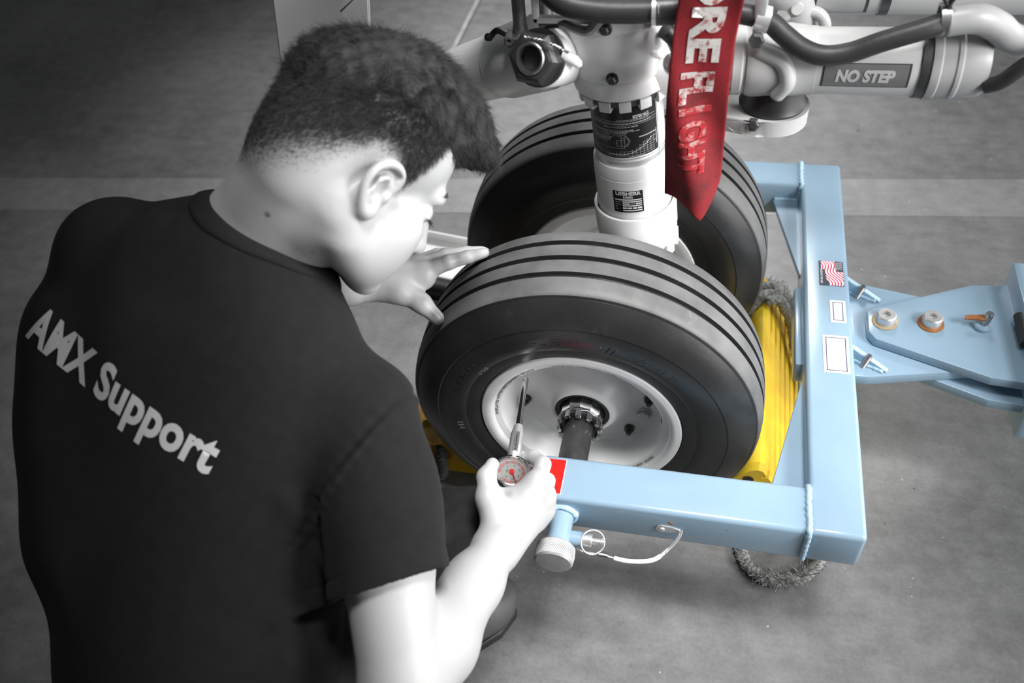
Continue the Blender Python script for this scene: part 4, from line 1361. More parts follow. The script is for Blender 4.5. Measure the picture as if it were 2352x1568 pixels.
def streamer_text(s, ztop, zbot, u0, u1, material):
    bm = text_bm(s, 1.0, 0.045, align='LEFT')
    xs = [v.co.x for v in bm.verts]; ys = [v.co.y for v in bm.verts]
    x0, x1, y0, y1 = min(xs), max(xs), min(ys), max(ys)
    es = [e for e in bm.edges if e.calc_length() > 0.12]
    bmesh.ops.triangulate(bm, faces=bm.faces[:])
    bmesh.ops.subdivide_edges(bm, edges=[e for e in bm.edges if e.calc_length() > 0.15], cuts=3)
    bmesh.ops.triangulate(bm, faces=bm.faces[:])

    def fn(c):
        z = ztop + (zbot - ztop) * (c.x - x0) / (x1 - x0)
        u = u0 + (u1 - u0) * (c.y - y0) / (y1 - y0)
        return streamer_pt(u, z, 0.0011)
    map_bm(bm, fn)
    obj('lettering', bm, material, st, sharp=None)


M_worn1 = mat('rubbed_print', (0.50, 0.46, 0.44), 0.8, var=0.2, scale=60, dark=(0.28, 0.02, 0.025), darkamt=0.49, dscale=120)
M_worn2 = mat('almost_gone_print', (0.40, 0.25, 0.23), 0.85, var=0.2, scale=60, dark=(0.33, 0.010, 0.016), darkamt=0.55, dscale=90)
streamer_text('BEFORE', 0.980, 0.773, 0.24, 0.78, M_worn_print)
streamer_text('FL', 0.762, 0.723, 0.20, 0.74, M_worn1)
streamer_text('I', 0.718, 0.709, 0.22, 0.74, M_worn2)
streamer_text('GHT', 0.700, 0.628, 0.24, 0.70, M_worn2)

# ------------------------------------------------------------------ gear door, upper left, and tray on the floor
door = thing('gear_door', 'tall white landing gear door panel behind the man\'s head', 'gear door', (-0.50, 0.19, 0.41))
c00, c10, c01, c11 = V((-0.519, 0.1665, 0.790)), V((-0.372, 0.196, 0.778)), V((-0.603, 0.185, 0.390)), V((-0.452, 0.214, 0.372))
n = (c10 - c00).cross(c01 - c00).normalized()
bm = bmesh.new()
q = [c00, c10, c11, c01]
lo = [bm.verts.new(p) for p in q]; hi = [bm.verts.new(p + n * 0.012) for p in q]
bm.faces.new(lo); bm.faces.new(hi[::-1])
for k in range(4): bm.faces.new((lo[k], lo[(k + 1) % 4], hi[(k + 1) % 4], hi[k]))
bmesh.ops.recalc_face_normals(bm, faces=bm.faces)
bmesh.ops.bevel(bm, geom=bm.edges[:], offset=0.0025, segments=2, affect='EDGES')
obj('panel', bm, M_white, door)
side = n if n.y < 0 else -n
cc = c00.lerp(c10, 0.62) + (c01 - c00) * 0.08 + side * 0.006
bm = bmesh.new(); add_lathe(bm, [(0.0, 0), (0.026, 0), (0.024, 0.014), (0.016, 0.020), (0.0, 0.021)], cc, side, 28); hb = obj('hinge_boss', bm, M_white, door)
bm = bmesh.new(); add_lathe(bm, [(0.0, 0.020), (0.0105, 0.020), (0.0105, 0.026), (0.006, 0.028), (0.0, 0.028)], cc, side, 6); obj('hinge_bolt', bm, M_darksteel, hb)
bm = bmesh.new(); add_tube(bm, [cc + V((-0.02, -0.004, 0.0)), cc + V((-0.052, -0.006, -0.012))], [0.012, 0.006], 14); obj('stay', bm, M_white, door)
bm = bmesh.new(); add_prism(bm, [(0, 0), (0.03, 0.022), (0.03, 0.024), (0, 0.003)], 0, 0.001, origin=c10 + (c01 - c00) * 0.25 - (c10 - c00) * 0.28 + side * 0.0126, ux=(1, 0.2, -0.05), uy=(-0.1, 0.1, 1), uz=side); obj('panel_seam', bm, M_steel, door)

tray = thing('drip_tray', 'shallow white metal tray on the floor left of the far wheel', 'tray', (-0.43, 0.34, 0))
T0, T1, T2, T3 = V((-0.62, 0.452)), V((-0.265, 0.392)), V((-0.290, 0.262)), V((-0.645, 0.322))
poly = [tuple(T3), tuple(T2), tuple(T1), tuple(T0)]
bm = bmesh.new(); add_prism(bm, poly, 0.0025, 0.008, bevel=0.001, seg=1); obj('base', bm, M_plastic_white, tray)
for a, b in ((T0, T1), (T1, T2), (T2, T3), (T3, T0)):
    bm = bmesh.new()
    a3, b3 = V((a.x, a.y, 0.012)), V((b.x, b.y, 0.012))
    d = (b3 - a3).normalized(); nn = V((-d.y, d.x, 0))
    add_prism(bm, [(0, -0.004), ((b3 - a3).length, -0.004), ((b3 - a3).length, 0.004), (0, 0.004)], -0.0095, 0.018, origin=a3, ux=d, uy=nn, bevel=0.0015, seg=1)
    obj('rim_wall', bm, M_plastic_white, tray)
bm = bmesh.new(); add_tube(bm, [(-0.640, 0.289, 0.0215), (-0.361, 0.2415, 0.0215)], 0.019, 20); o = obj('foam_bumper', bm, M_black, None)
tag(o, 'black round bar lying on the floor along the near edge of the white tray', 'bar')
# ------------------------------------------------------------------ person: distance fields and surface nets
BIG = 0.08


class Field:
    def __init__(self, lo, hi, h):
        self.lo = np.array(lo, float)
        self.h = h
        self.n = np.ceil((np.array(hi) - self.lo) / h).astype(int) + 1
        self.F = np.full(self.n, BIG, np.float32)
        self.ax = [(self.lo[i] + np.arange(self.n[i]) * h).astype(np.float32) for i in range(3)]

    def box(self, lo, hi):
        a = np.clip(np.floor((np.array(lo) - self.lo) / self.h).astype(int), 0, self.n)
        b = np.clip(np.ceil((np.array(hi) - self.lo) / self.h).astype(int) + 1, 0, self.n)
        if np.any(b <= a): return None
        sl = tuple(slice(a[i], b[i]) for i in range(3))
        X = self.ax[0][sl[0]][:, None, None]
        Y = self.ax[1][sl[1]][None, :, None]
        Z = self.ax[2][sl[2]][None, None, :]
        return sl, X, Y, Z

    def add(self, fn, lo, hi, k=0.01):
        q = self.box(np.array(lo) - 1.5 * k - 0.012, np.array(hi) + 1.5 * k + 0.012)
        if q is None: return
        sl, X, Y, Z = q
        D = fn(X, Y, Z)
        A_ = self.F[sl]
        hh = np.maximum(k - np.abs(A_ - D), 0) / k
        self.F[sl] = np.minimum(A_, D) - hh * hh * (k / 4)

    def cut(self, fn, lo, hi, k=0.004):
        q = self.box(np.array(lo) - 1.5 * k - 0.012, np.array(hi) + 1.5 * k + 0.012)
        if q is None: return
        sl, X, Y, Z = q
        D = -fn(X, Y, Z)
        A_ = self.F[sl]
        hh = np.maximum(k - np.abs(A_ - D), 0) / k
        self.F[sl] = np.maximum(A_, D) + hh * hh * (k / 4)

    # primitives -------------------------------------------------
    def cone(self, a, b, ra, rb, k=0.01, cut=False):
        a = np.array(a, float); b = np.array(b, float)
        d = b - a
        L2 = float(d @ d) + 1e-12

        def fn(X, Y, Z):
            t = np.clip(((X - a[0]) * d[0] + (Y - a[1]) * d[1] + (Z - a[2]) * d[2]) / L2, 0, 1)
            return np.sqrt((X - a[0] - t * d[0]) ** 2 + (Y - a[1] - t * d[1]) ** 2 + (Z - a[2] - t * d[2]) ** 2) - (ra + (rb - ra) * t)
        m = max(ra, rb)
        (self.cut if cut else self.add)(fn, np.minimum(a, b) - m, np.maximum(a, b) + m, k)

    def chain(self, pts, rr, k=0.01):
        for i in range(len(pts) - 1): self.cone(pts[i], pts[i + 1], rr[i], rr[i + 1], k)

    def ell(self, c, r, M=None, k=0.01, cut=False):
        """ellipsoid; rows of M are its axes"""
        c = np.array(c, float); r = np.array(r, float)
        M = np.eye(3) if M is None else np.array(M, float)

        def fn(X, Y, Z):
            P0, P1, P2 = X - c[0], Y - c[1], Z - c[2]
            q = [(P0 * M[i][0] + P1 * M[i][1] + P2 * M[i][2]) / r[i] for i in range(3)]
            k0 = np.sqrt(q[0] ** 2 + q[1] ** 2 + q[2] ** 2)
            k1 = np.sqrt((q[0] / r[0]) ** 2 + (q[1] / r[1]) ** 2 + (q[2] / r[2]) ** 2) + 1e-9
            return k0 * (k0 - 1) / k1
        e = np.sqrt(((M * r[:, None]) ** 2).sum(0))
        (self.cut if cut else self.add)(fn, c - e, c + e, k)

    def mesh(self, name):
        F, n, h = self.F, self.n, self.h
        ins = F < 0
        acc_id = []; acc_p = []
        quads = []
        N1, N2 = int(n[1]), int(n[2])

        def cid(i, j, k): return (i.astype(np.int64) * N1 + j) * N2 + k
        for ax in range(3):
            s0 = [slice(None)] * 3; s1 = [slice(None)] * 3
            s0[ax] = slice(None, -1); s1[ax] = slice(1, None)
            A_, B_ = ins[tuple(s0)], ins[tuple(s1)]
            I = np.nonzero(A_ != B_)
            I = [q.astype(np.int64) for q in I]
            f0 = F[tuple(I)]
            J = [q.copy() for q in I]; J[ax] += 1
            f1 = F[tuple(J)]
            t = f0 / (f0 - f1)
            P = np.stack(I, 1).astype(np.float64)
            P[:, ax] += t
            o1, o2 = [q for q in range(3) if q != ax]
            ok = (I[o1] > 0) & (I[o2] > 0)
            I = [q[ok] for q in I]; P = P[ok]
            flip = ins[tuple(I)]
            cs = []
            for (d1, d2) in ((-1, -1), (0, -1), (0, 0), (-1, 0)):
                K = [q.copy() for q in I]
                K[o1] += d1; K[o2] += d2
                c = cid(*K)
                cs.append(c); acc_id.append(c); acc_p.append(P)
            Q = np.stack(cs, 1)
            # orientation
            sgn = 1 if ax in (0, 2) else -1
            fl = flip if sgn > 0 else ~flip
            Q = np.where(fl[:, None], Q, Q[:, ::-1])
            quads.append(Q)
        ids = np.concatenate(acc_id); ps = np.concatenate(acc_p); Q = np.concatenate(quads)
        uniq, inv = np.unique(ids, return_inverse=True)
        cnt = np.bincount(inv)
        vs = np.stack([np.bincount(inv, ps[:, i]) / cnt for i in range(3)], 1) * h + self.lo
        Q = np.searchsorted(uniq, Q)
        return vs, Q


def mesh_from(name, vs, Q):
    me = bpy.data.meshes.new(name)
    me.vertices.add(len(vs)); me.vertices.foreach_set('co', vs.astype(np.float32).ravel())
    me.loops.add(Q.size); me.loops.foreach_set('vertex_index', Q.astype(np.int32).ravel())
    me.polygons.add(len(Q)); me.polygons.foreach_set('loop_start', np.arange(0, Q.size, Q.shape[1], dtype=np.int32))
    me.update(calc_edges=True)
    me.validate()
    return me


def relax(vs, Q, it=1, f=0.5):
    for _ in range(it):
        acc = np.zeros_like(vs); cnt = np.zeros(len(vs))
        for i in range(4):
            a, b = Q[:, i], Q[:, (i + 1) % 4]
            for k in range(3):
                acc[:, k] += np.bincount(a, vs[b, k], len(vs)) + np.bincount(b, vs[a, k], len(vs))
            cnt += np.bincount(a, minlength=len(vs)) + np.bincount(b, minlength=len(vs))
        vs = vs + f * (acc / cnt[:, None] - vs)
    return vs


def unit(v): v = np.array(v, float); return v / np.linalg.norm(v)


# skeleton (metres, world)
SR = np.array(V((-0.1948, -0.4746, 0.5449))); SL = np.array(V((-0.5482, -0.3515, 0.6377)))
NB = np.array(V((-0.3496, -0.3405, 0.6672))); PEL = np.array(V((-0.3785, -0.7381, 0.2854)))
ELR = np.array(V((-0.1063, -0.7207, 0.3959))); WRR = np.array(V((-0.0636, -0.5013, 0.3198)))
ELL = np.array(V((-0.5296, -0.2931, 0.4380))); WRL = np.array(V((-0.3202, -0.2204, 0.4854)))
HO = np.array([-0.2332, -0.3071, 0.7372])
HF = np.array([0.5902, 0.2132, -0.7786]); HR = np.array([0.6596, -0.6834, 0.3129]); HU = np.array([0.4653, 0.6983, 0.5440])
HM = np.stack([HF, HR, HU])


def hp(a, b, c): return HO + a * HF + b * HR + c * HU


RT = unit(SR - SL)
CH = (SR + SL) / 2
SP = unit(CH - PEL)
RT_ = unit(RT - SP * (RT @ SP))
BN = np.cross(RT_, SP)          # out of the back
TM = np.stack([RT_, SP, BN])


def tp(o, a, b, c): return o + a * RT_ + b * SP + c * BN


def build_head(f):
    f.ell(hp(-0.012, 0, 0.058), (0.098, 0.076, 0.082), HM, 0.01)
    f.ell(hp(-0.048, 0, 0.015), (0.060, 0.062, 0.062), HM, 0.02)
    f.ell(hp(0.046, 0, 0.058), (0.050, 0.058, 0.056), HM, 0.02)
    f.ell(hp(0.050, 0, -0.016), (0.046, 0.054, 0.058), HM, 0.02)
    for s in (-1, 1):
        f.cone(hp(0.004, s * 0.054, -0.015), hp(0.014, s * 0.050, -0.053), 0.020, 0.0175, 0.02)
        f.cone(hp(0.014, s * 0.050, -0.054), hp(0.076, s * 0.016, -0.084), 0.0175, 0.0165, 0.02)
        f.ell(hp(0.062, s * 0.043, -0.012), (0.026, 0.017, 0.022), HM, 0.025)
        f.ell(hp(0.052, s * 0.036, -0.046), (0.040, 0.026, 0.038), HM, 0.03)
    f.ell(hp(0.079, 0, -0.084), (0.0185, 0.024, 0.0170), HM, 0.014)
    f.cone(hp(0.086, -0.036, 0.036), hp(0.086, 0.036, 0.036), 0.0115, 0.0115, 0.014)
    for s in (-1, 1):
        f.ell(hp(0.102, s * 0.032, 0.017), (0.016, 0.017, 0.012), HM, 0.012, cut=True)
        f.ell(hp(0.0815, s * 0.032, 0.015), (0.0135, 0.0150, 0.0125), HM, 0.003)
        f.cone(hp(0.0865, s * 0.046, 0.0125), hp(0.0945, s * 0.024, 0.0110), 0.0022, 0.0025, 0.003)
    f.cone(hp(0.097, 0, 0.026), hp(0.116, 0, -0.016), 0.0075, 0.0095, 0.012)
    f.ell(hp(0.1155, 0, -0.0215), (0.0115, 0.0105, 0.0100), HM, 0.006)
    for s in (-1, 1): f.ell(hp(0.104, s * 0.0115, -0.0250), (0.010, 0.0075, 0.0075), HM, 0.005)
    f.cone(hp(0.0885, -0.022, -0.0470), hp(0.0975, 0, -0.0455), 0.0055, 0.0065, 0.005)
    f.cone(hp(0.0885, 0.022, -0.0470), hp(0.0975, 0, -0.0455), 0.0055, 0.0065, 0.005)
    f.cone(hp(0.0860, -0.018, -0.0580), hp(0.0935, 0, -0.0590), 0.0060, 0.0070, 0.005)
    f.cone(hp(0.0860, 0.018, -0.0580), hp(0.0935, 0, -0.0590), 0.0060, 0.0070, 0.005)
    f.cone(hp(0.100, -0.024, -0.0522), hp(0.100, 0.024, -0.0522), 0.0022, 0.0022, 0.004, cut=True)
    # ears
    for s in (-1, 1):
        def ep(a, b, c): return hp(0.006 + 0.88 * (a + 0.004), s * (0.0755 + 0.90 * (b - 0.0775)), 0.006 + 0.88 * c)
        f.ell(ep(-0.006, 0.0775, 0.001), (0.0185, 0.0060, 0.0290), HM, 0.006)
        hel = [(0.009, 0.0770, 0.004), (0.0125, 0.0790, 0.017), (0.009, 0.0830, 0.0285), (-0.004, 0.0870, 0.0345), (-0.018, 0.0895, 0.0290), (-0.0255, 0.0905, 0.0140), (-0.0255, 0.0890, -0.0020), (-0.0190, 0.0860, -0.0165), (-0.0100, 0.0830, -0.0265), (-0.0010, 0.0800, -0.0310)]
        P_ = [np.array(q) for q in catmull(hel, 3)]
        Q_ = [ep(*q) for q in P_]
        f.chain(Q_, [0.0040] * len(Q_), 0.004)
        f.ell(ep(0.000, 0.0800, -0.0265), (0.0085, 0.0055, 0.0085), HM, 0.006)
        # antihelix, tragus
        an = [ep(*q) for q in ((-0.004, 0.0855, 0.0190), (-0.0130, 0.0865, 0.0100), (-0.0155, 0.0860, -0.0020), (-0.0090, 0.0840, -0.0140))]
        f.chain(an, [0.0032] * 4, 0.005)
        f.ell(ep(-0.0015, 0.0865, 0.0000), (0.0095, 0.0065, 0.0115), HM, 0.003, cut=True)
        f.ell(ep(-0.0190, 0.0900, 0.0080), (0.0030, 0.0050, 0.0130), HM, 0.003, cut=True)
        f.ell(ep(0.0010, 0.0880, 0.0240), (0.0085, 0.0050, 0.0045), HM, 0.003, cut=True)
        f.ell(ep(0.0085, 0.0800, -0.0030), (0.0045, 0.0045, 0.0065), HM, 0.003)
    # neck
    f.cone(hp(-0.044, 0, -0.020), NB, 0.060, 0.064, 0.03)
    f.cone(hp(0.000, 0, -0.055), NB + 0.022 * unit(HF) , 0.042, 0.046, 0.03)
    f.cone(hp(-0.010, 0.052, -0.035), NB + 0.035 * RT - 0.005 * BN, 0.018, 0.022, 0.025)
    f.cone(NB, CH + 0.0 * SP, 0.058, 0.055, 0.03)


def finger(f, pts, rr, k=0.004):
    f.chain([np.array(p) for p in pts], rr, k)


def build_arms(f):
    # right arm
    f.cone(SR, SR + (ELR - SR) * 0.5, 0.044, 0.048, 0.03)
    f.cone(SR + (ELR - SR) * 0.45, ELR, 0.050, 0.043, 0.03)
    d = WRR - ELR
    f.cone(ELR, ELR + d * 0.30, 0.042, 0.0455, 0.02)
    f.cone(ELR + d * 0.30, ELR + d * 0.72, 0.0455, 0.033, 0.02)
    f.cone(ELR + d * 0.72, WRR, 0.033, 0.0275, 0.02)
    # right hand
    mcp = [np.array(q) for q in (V((-0.0232, -0.4185, 0.3550)), V((-0.0181, -0.4214, 0.3277)), V((-0.0186, -0.4288, 0.3075)), V((-0.0272, -0.4402, 0.2956)))]
    rm_ = [0.0145, 0.0148, 0.0140, 0.0130]
    for m, r_ in zip(mcp, rm_):
        f.cone(WRR, m, 0.0225, r_, 0.016)
    for a, b in zip(mcp[:-1], mcp[1:]): f.cone(a, b, 0.0135, 0.0135, 0.010)
    finger(f, [mcp[0], V((-0.0226, -0.3893, 0.3522)), V((-0.0386, -0.3735, 0.3434)), V((-0.0523, -0.3715, 0.3326))], [0.0125, 0.0105, 0.0092, 0.0078])
    finger(f, [mcp[1], V((-0.0174, -0.3975, 0.3269)), V((-0.0381, -0.3846, 0.3196)), V((-0.0558, -0.3893, 0.3121))], [0.0128, 0.0108, 0.0094, 0.0080])
    finger(f, [mcp[2], V((-0.0206, -0.4056, 0.3069)), V((-0.0430, -0.3920, 0.2979)), V((-0.0600, -0.3983, 0.2971))], [0.0122, 0.0104, 0.0090, 0.0078])
    finger(f, [mcp[3], V((-0.0323, -0.4187, 0.2902)), V((-0.0520, -0.4070, 0.2843)), V((-0.0639, -0.4118, 0.2888))], [0.0110, 0.0092, 0.0080, 0.0070])
    finger(f, [V((-0.0677, -0.4803, 0.3259)), V((-0.0808, -0.4532, 0.3580)), V((-0.0881, -0.4295, 0.3675)), V((-0.0846, -0.4096, 0.3679))], [0.0200, 0.0140, 0.0115, 0.0088], 0.008)
    f.cone(np.array(V((-0.0646, -0.4684, 0.3261))), np.array(V((-0.0621, -0.4355, 0.3370))), 0.017, 0.008, 0.012)
    for a, b in ((V((-0.0793, -0.4523, 0.3529)), V((-0.0592, -0.4478, 0.3403))), (V((-0.0592, -0.4478, 0.3403)), V((-0.0305, -0.4251, 0.3470))), (V((-0.0642, -0.4653, 0.3370)), V((-0.0399, -0.4453, 0.3371)))):
        f.cone(np.array(a), np.array(b), 0.0145, 0.0140, 0.014)
    # left arm, mostly behind the torso
    f.cone(SL, ELL, 0.050, 0.040, 0.03)
    d = WRL - ELL
    f.cone(ELL, ELL + d * 0.35, 0.040, 0.041, 0.02)
    f.cone(ELL + d * 0.35, WRL, 0.041, 0.0265, 0.02)
    # left hand on the tyre
    ml = [np.array(q) for q in (V((-0.2256, -0.1765, 0.4775)), V((-0.2396, -0.1606, 0.4724)), V((-0.2532, -0.1469, 0.4638)), V((-0.2668, -0.1383, 0.4547)))]
    for m, r_ in zip(ml, (0.0145, 0.0145, 0.0135, 0.0125)): f.cone(WRL, m, 0.021, r_, 0.016)
    for a, b in zip(ml[:-1], ml[1:]): f.cone(a, b, 0.0135, 0.013, 0.010)
    finger(f, [ml[0], V((-0.1919, -0.1641, 0.4887)), V((-0.1676, -0.1480, 0.4867)), V((-0.1500, -0.1269, 0.4773))], [0.0125, 0.0105, 0.0092, 0.0075])
    finger(f, [ml[1], V((-0.2062, -0.1376, 0.4754)), V((-0.1806, -0.1152, 0.4649)), V((-0.1573, -0.0982, 0.4557))], [0.0125, 0.0108, 0.0092, 0.0075])
    finger(f, [ml[2], V((-0.2248, -0.1197, 0.4595)), V((-0.2013, -0.0964, 0.4464)), V((-0.1784, -0.0837, 0.4376))], [0.0120, 0.0102, 0.0088, 0.0072])
    finger(f, [ml[3], V((-0.2432, -0.1111, 0.4449)), V((-0.2243, -0.0936, 0.4348)), V((-0.2065, -0.0862, 0.4282))], [0.0108, 0.0092, 0.0080, 0.0068])
    finger(f, [V((-0.2920, -0.2143, 0.4760)), V((-0.2520, -0.2150, 0.4711)), V((-0.2216, -0.2180, 0.4571)), V((-0.1994, -0.2259, 0.4383))], [0.0195, 0.0150, 0.0128, 0.0100], 0.010)
    f.cone(np.array(V((-0.2672, -0.2030, 0.4723))), np.array(V((-0.2244, -0.1855, 0.4691))), 0.018, 0.011, 0.016)


body_f = Field((-0.66, -0.83, 0.24), (0.03, -0.10, 0.93), 0.0019)
build_head(body_f)
build_arms(body_f)
body_f.ell(tp(CH, 0, -0.05, -0.01), (0.130, 0.13, 0.068), TM, 0.04)
body_f.ell(tp(PEL, 0, 0.16, 0.0), (0.13, 0.17, 0.08), TM, 0.04)
vs, Q = body_f.mesh('body')
vs = relax(vs, Q, 1, 0.4)
person = thing('person', 'man in a dark printed T-shirt kneeling and gauging the near tyre', 'person', (-0.39, -0.62, 0.0))
me = mesh_from('body', vs, Q)
M_skin = mat('skin', (0.62, 0.62, 0.615), 0.45, var=0.05, scale=40, bump=0.06, bscale=350)
M_skin.node_tree.nodes['Principled BSDF'].inputs['Subsurface Weight'].default_value = 0.0
body = link_mesh('body', me, M_skin, person, None)
del body_f

# ---- colours of the skin: cropped stubble, moles, workshop grime, painted thumb-web shadow
HL_F = [-0.130, -0.108, -0.081, -0.058, -0.037, -0.021, 0.012, 0.018, 0.036, 0.044, 0.058, 0.063, 0.090, 0.12]
HL_U = [-0.090, -0.078, -0.050, -0.026, 0.006, 0.028, 0.026, 0.004, 0.004, 0.034, 0.072, 0.090, 0.098, 0.10]


def head_coords(P):
    D = P - HO
    return D @ HF, D @ HR, D @ HU


def smooth(x): x = np.clip(x, 0, 1); return x * x * (3 - 2 * x)


def hair_mask(P):
    a, b, c = head_coords(P)
    line = np.interp(a, HL_F, HL_U)
    m = smooth((c - line + 0.004) / (0.050 + 0.03 * smooth((-0.02 - a) / 0.05)))
    near = ((a / 0.16) ** 2 + (b / 0.10) ** 2 + ((c - 0.04) / 0.16) ** 2) < 1
    # keep the ears bare
    ear = (np.abs(b) > 0.0755) & (c < 0.040) & (np.abs(a + 0.004) < 0.032)
    return m * near * (~ear)


def paint(me, P):
    base = np.full(len(P), 0.56)
    m = hair_mask(P)
    col = base * (1 - 0.90 * m) + 0.045 * 0.90 * m

    def blot(c, r, v, soft=0.5):
        d = np.linalg.norm(P - np.array(c), axis=1) / r
        w = smooth((1 - d) / soft)
        return w, v
    for c, r, v, s_ in BLOTS:
        w, v = blot(c, r, v, s_)
        col = col * (1 - w) + v * w
    at_ = me.color_attributes.new('Col', 'FLOAT_COLOR', 'POINT')
    rgba = np.ones((len(P), 4), np.float32)
    rgba[:, :3] = col[:, None]
    at_.data.foreach_set('color', rgba.ravel())


BLOTS = [(V((-0.1922, -0.2341, 0.4371)), 0.0200, 0.06, 0.90), (V((-0.1984, -0.2314, 0.4509)), 0.0150, 0.14, 0.95), (V((-0.1752, -0.1630, 0.4960)), 0.0150, 0.24, 0.95), (V((-0.1558, -0.1432, 0.4877)), 0.016, 0.42, 0.95), (V((-0.2135, -0.2237, 0.4689)), 0.010, 0.42, 0.9), (V((-0.0578, -0.4466, 0.3574)), 0.012, 0.30, 0.9)]  # last spot paints the shadow in the right thumb web
bvh_body = BVHTree.FromPolygons([tuple(v) for v in vs.tolist()], Q.tolist())


def on_body(p, d):
    h_ = bvh_body.ray_cast(V(p), V(d).normalized())
    return np.array(h_[0]) if h_[0] is not None else np.array(p)


for px_ in (V((-0.3429, -0.3142, 0.6819)), V((-0.2874, -0.3354, 0.6474))):
    hit = on_body(px_ - (px_ - V((0.1512, -1.0085, 1.2792))).normalized() * 0.15, px_ - V((0.1512, -1.0085, 1.2792)))
    BLOTS.append((hit, 0.0045 if px_.x < -0.3 else 0.0036, 0.20 if px_.x < -0.3 else 0.38, 0.6))
paint(me, vs)
nt = M_skin.node_tree
ca_ = nt.nodes.new('ShaderNodeVertexColor'); ca_.layer_name = 'Col'
mx_ = nt.nodes.new('ShaderNodeMix'); mx_.data_type = 'RGBA'; mx_.blend_type = 'MULTIPLY'; mx_.inputs['Factor'].default_value = 0.35
src_ = nt.nodes['Principled BSDF'].inputs['Base Color'].links[0].from_socket
nt.links.new(ca_.outputs['Color'], mx_.inputs['A'])
sc_ = nt.nodes.new('ShaderNodeMix'); sc_.data_type = 'RGBA'; sc_.blend_type = 'MIX'; sc_.inputs['Factor'].default_value = 0.0
nt.links.new(src_, mx_.inputs['B'])
nt.links.new(mx_.outputs['Result'], nt.nodes['Principled BSDF'].inputs['Base Color'])

# ---- hair: a combed mass on top, strands everywhere
hf_ = Field(HO - 0.22, HO + 0.22, 0.0024)
hf_.ell(hp(-0.040, 0, 0.072), (0.074, 0.068, 0.072), HM, 0.01)
hf_.ell(hp(0.010, 0.0, 0.100), (0.082, 0.066, 0.070), HM, 0.02)
hf_.ell(hp(0.062, -0.006, 0.116), (0.056, 0.056, 0.046), HM, 0.02)
hf_.ell(hp(0.098, -0.006, 0.112), (0.042, 0.048, 0.026), HM, 0.015)
# crease that divides the long top from the cropped side
pts_ = [hp(-0.050, 0.052, 0.135), hp(-0.010, 0.058, 0.138), hp(0.030, 0.056, 0.128), hp(0.066, 0.055, 0.110)]
for a_, b_ in zip(pts_[:-1], pts_[1:]): hf_.cone(a_, b_, 0.006, 0.007, 0.012, cut=True)


def waves(X, Y, Z):
    return 0.0


hv, hq = hf_.mesh('hair')
a_, b_, c_ = head_coords(hv)
nrm_ = hv - (HO + 0.06 * HU + 0.01 * HF)
nrm_ /= np.linalg.norm(nrm_, axis=1)[:, None]
amp = 0.6 * (0.0022 * np.sin(b_ * 210 + 5 * np.sin(a_ * 55)) * np.sin(a_ * 70 + b_ * 60 + 1.0) + 0.0018 * np.sin(b_ * 430 + a_ * 120) + 0.0015 * np.sin(a_ * 260 + c_ * 180))
hv = hv + nrm_ * amp[:, None]
hv = relax(hv, hq, 1, 0.4)
M_hair = mat('dark_hair', (0.012, 0.012, 0.012), 0.7, var=0.3, scale=90, bump=0.2, bscale=420)
hair = link_mesh('hair', mesh_from('hair', hv, hq), M_hair, person, None)


def strands(roots, dirs, lens, r0, segs=3, curl=0.25, name='hair_strands', material=None, parent=None, droop=None):
    n = len(roots)
    side = np.cross(dirs, rng.normal(size=(n, 3)))
    side /= np.linalg.norm(side, axis=1)[:, None] + 1e-9
    bend = rng.normal(size=(n, 3)) * curl
    up2 = np.cross(dirs, side)
    verts = np.zeros((n, segs + 1, 3, 3))
    for k in range(segs + 1):
        t = k / segs
        c = roots + dirs * (lens * t)[:, None] + bend * (lens * t * t)[:, None]
        if droop is not None: c = c + droop * (lens * t * t)[:, None]
        rr = r0 * (1 - 0.75 * t)
        for m in range(3):
            an = 2 * PI * m / 3
            verts[:, k, m] = c + (side * math.cos(an) + up2 * math.sin(an)) * rr
    idx = np.arange(n * (segs + 1) * 3).reshape(n, segs + 1, 3)
    qs = []
    for k in range(segs):
        for m in range(3):
            qs.append(np.stack([idx[:, k, m], idx[:, k, (m + 1) % 3], idx[:, k + 1, (m + 1) % 3], idx[:, k + 1, m]], 1))
    o = link_mesh(name, mesh_from(name, verts.reshape(-1, 3), np.concatenate(qs)), material, parent, None)
    return o


def vnormals(P, Qd):
    fn = np.cross(P[Qd[:, 2]] - P[Qd[:, 0]], P[Qd[:, 3]] - P[Qd[:, 1]])
    N_ = np.zeros_like(P)
    for i in range(4):
        for k in range(3): N_[:, k] += np.bincount(Qd[:, i], fn[:, k], len(P))
    return N_ / (np.linalg.norm(N_, axis=1)[:, None] + 1e-12)


M_strand = mat('hair_strand', (0.024, 0.024, 0.024), 0.45, var=0.5, scale=50)
nb = vnormals(vs, Q)
# outward orientation check
ctr = HO + 0.05 * HU
hm_ = hair_mask(vs)
cand = np.nonzero(hm_ > 0.04)[0]
if np.mean(((vs[cand] - ctr) * nb[cand]).sum(1)) < 0: nb = -nb
w = hm_[cand] ** 1.2 + 0.03
pick = rng.choice(cand, size=26000, p=w / w.sum())
a_, b_, c_ = head_coords(vs[pick])
flow = -0.55 * HU[None] + 0.0 * HF[None]
flow = np.repeat(flow, len(pick), 0)
flow += (-0.55 * smooth((0.05 - a_) / 0.10))[:, None] * HF[None] + (0.5 * smooth((a_ - 0.02) / 0.06))[:, None] * HF[None]
flow += rng.normal(size=flow.shape) * 0.16
flow -= nb[pick] * (flow * nb[pick]).sum(1)[:, None]
flow /= np.linalg.norm(flow, axis=1)[:, None]
dr = flow * 0.86 + nb[pick] * 0.50
dr /= np.linalg.norm(dr, axis=1)[:, None]
m_ = hm_[pick]
ln = 0.0012 + 0.0090 * m_ ** 1.5 * smooth((c_ + 0.04) / 0.12) + rng.uniform(0, 0.002, len(pick)) * m_
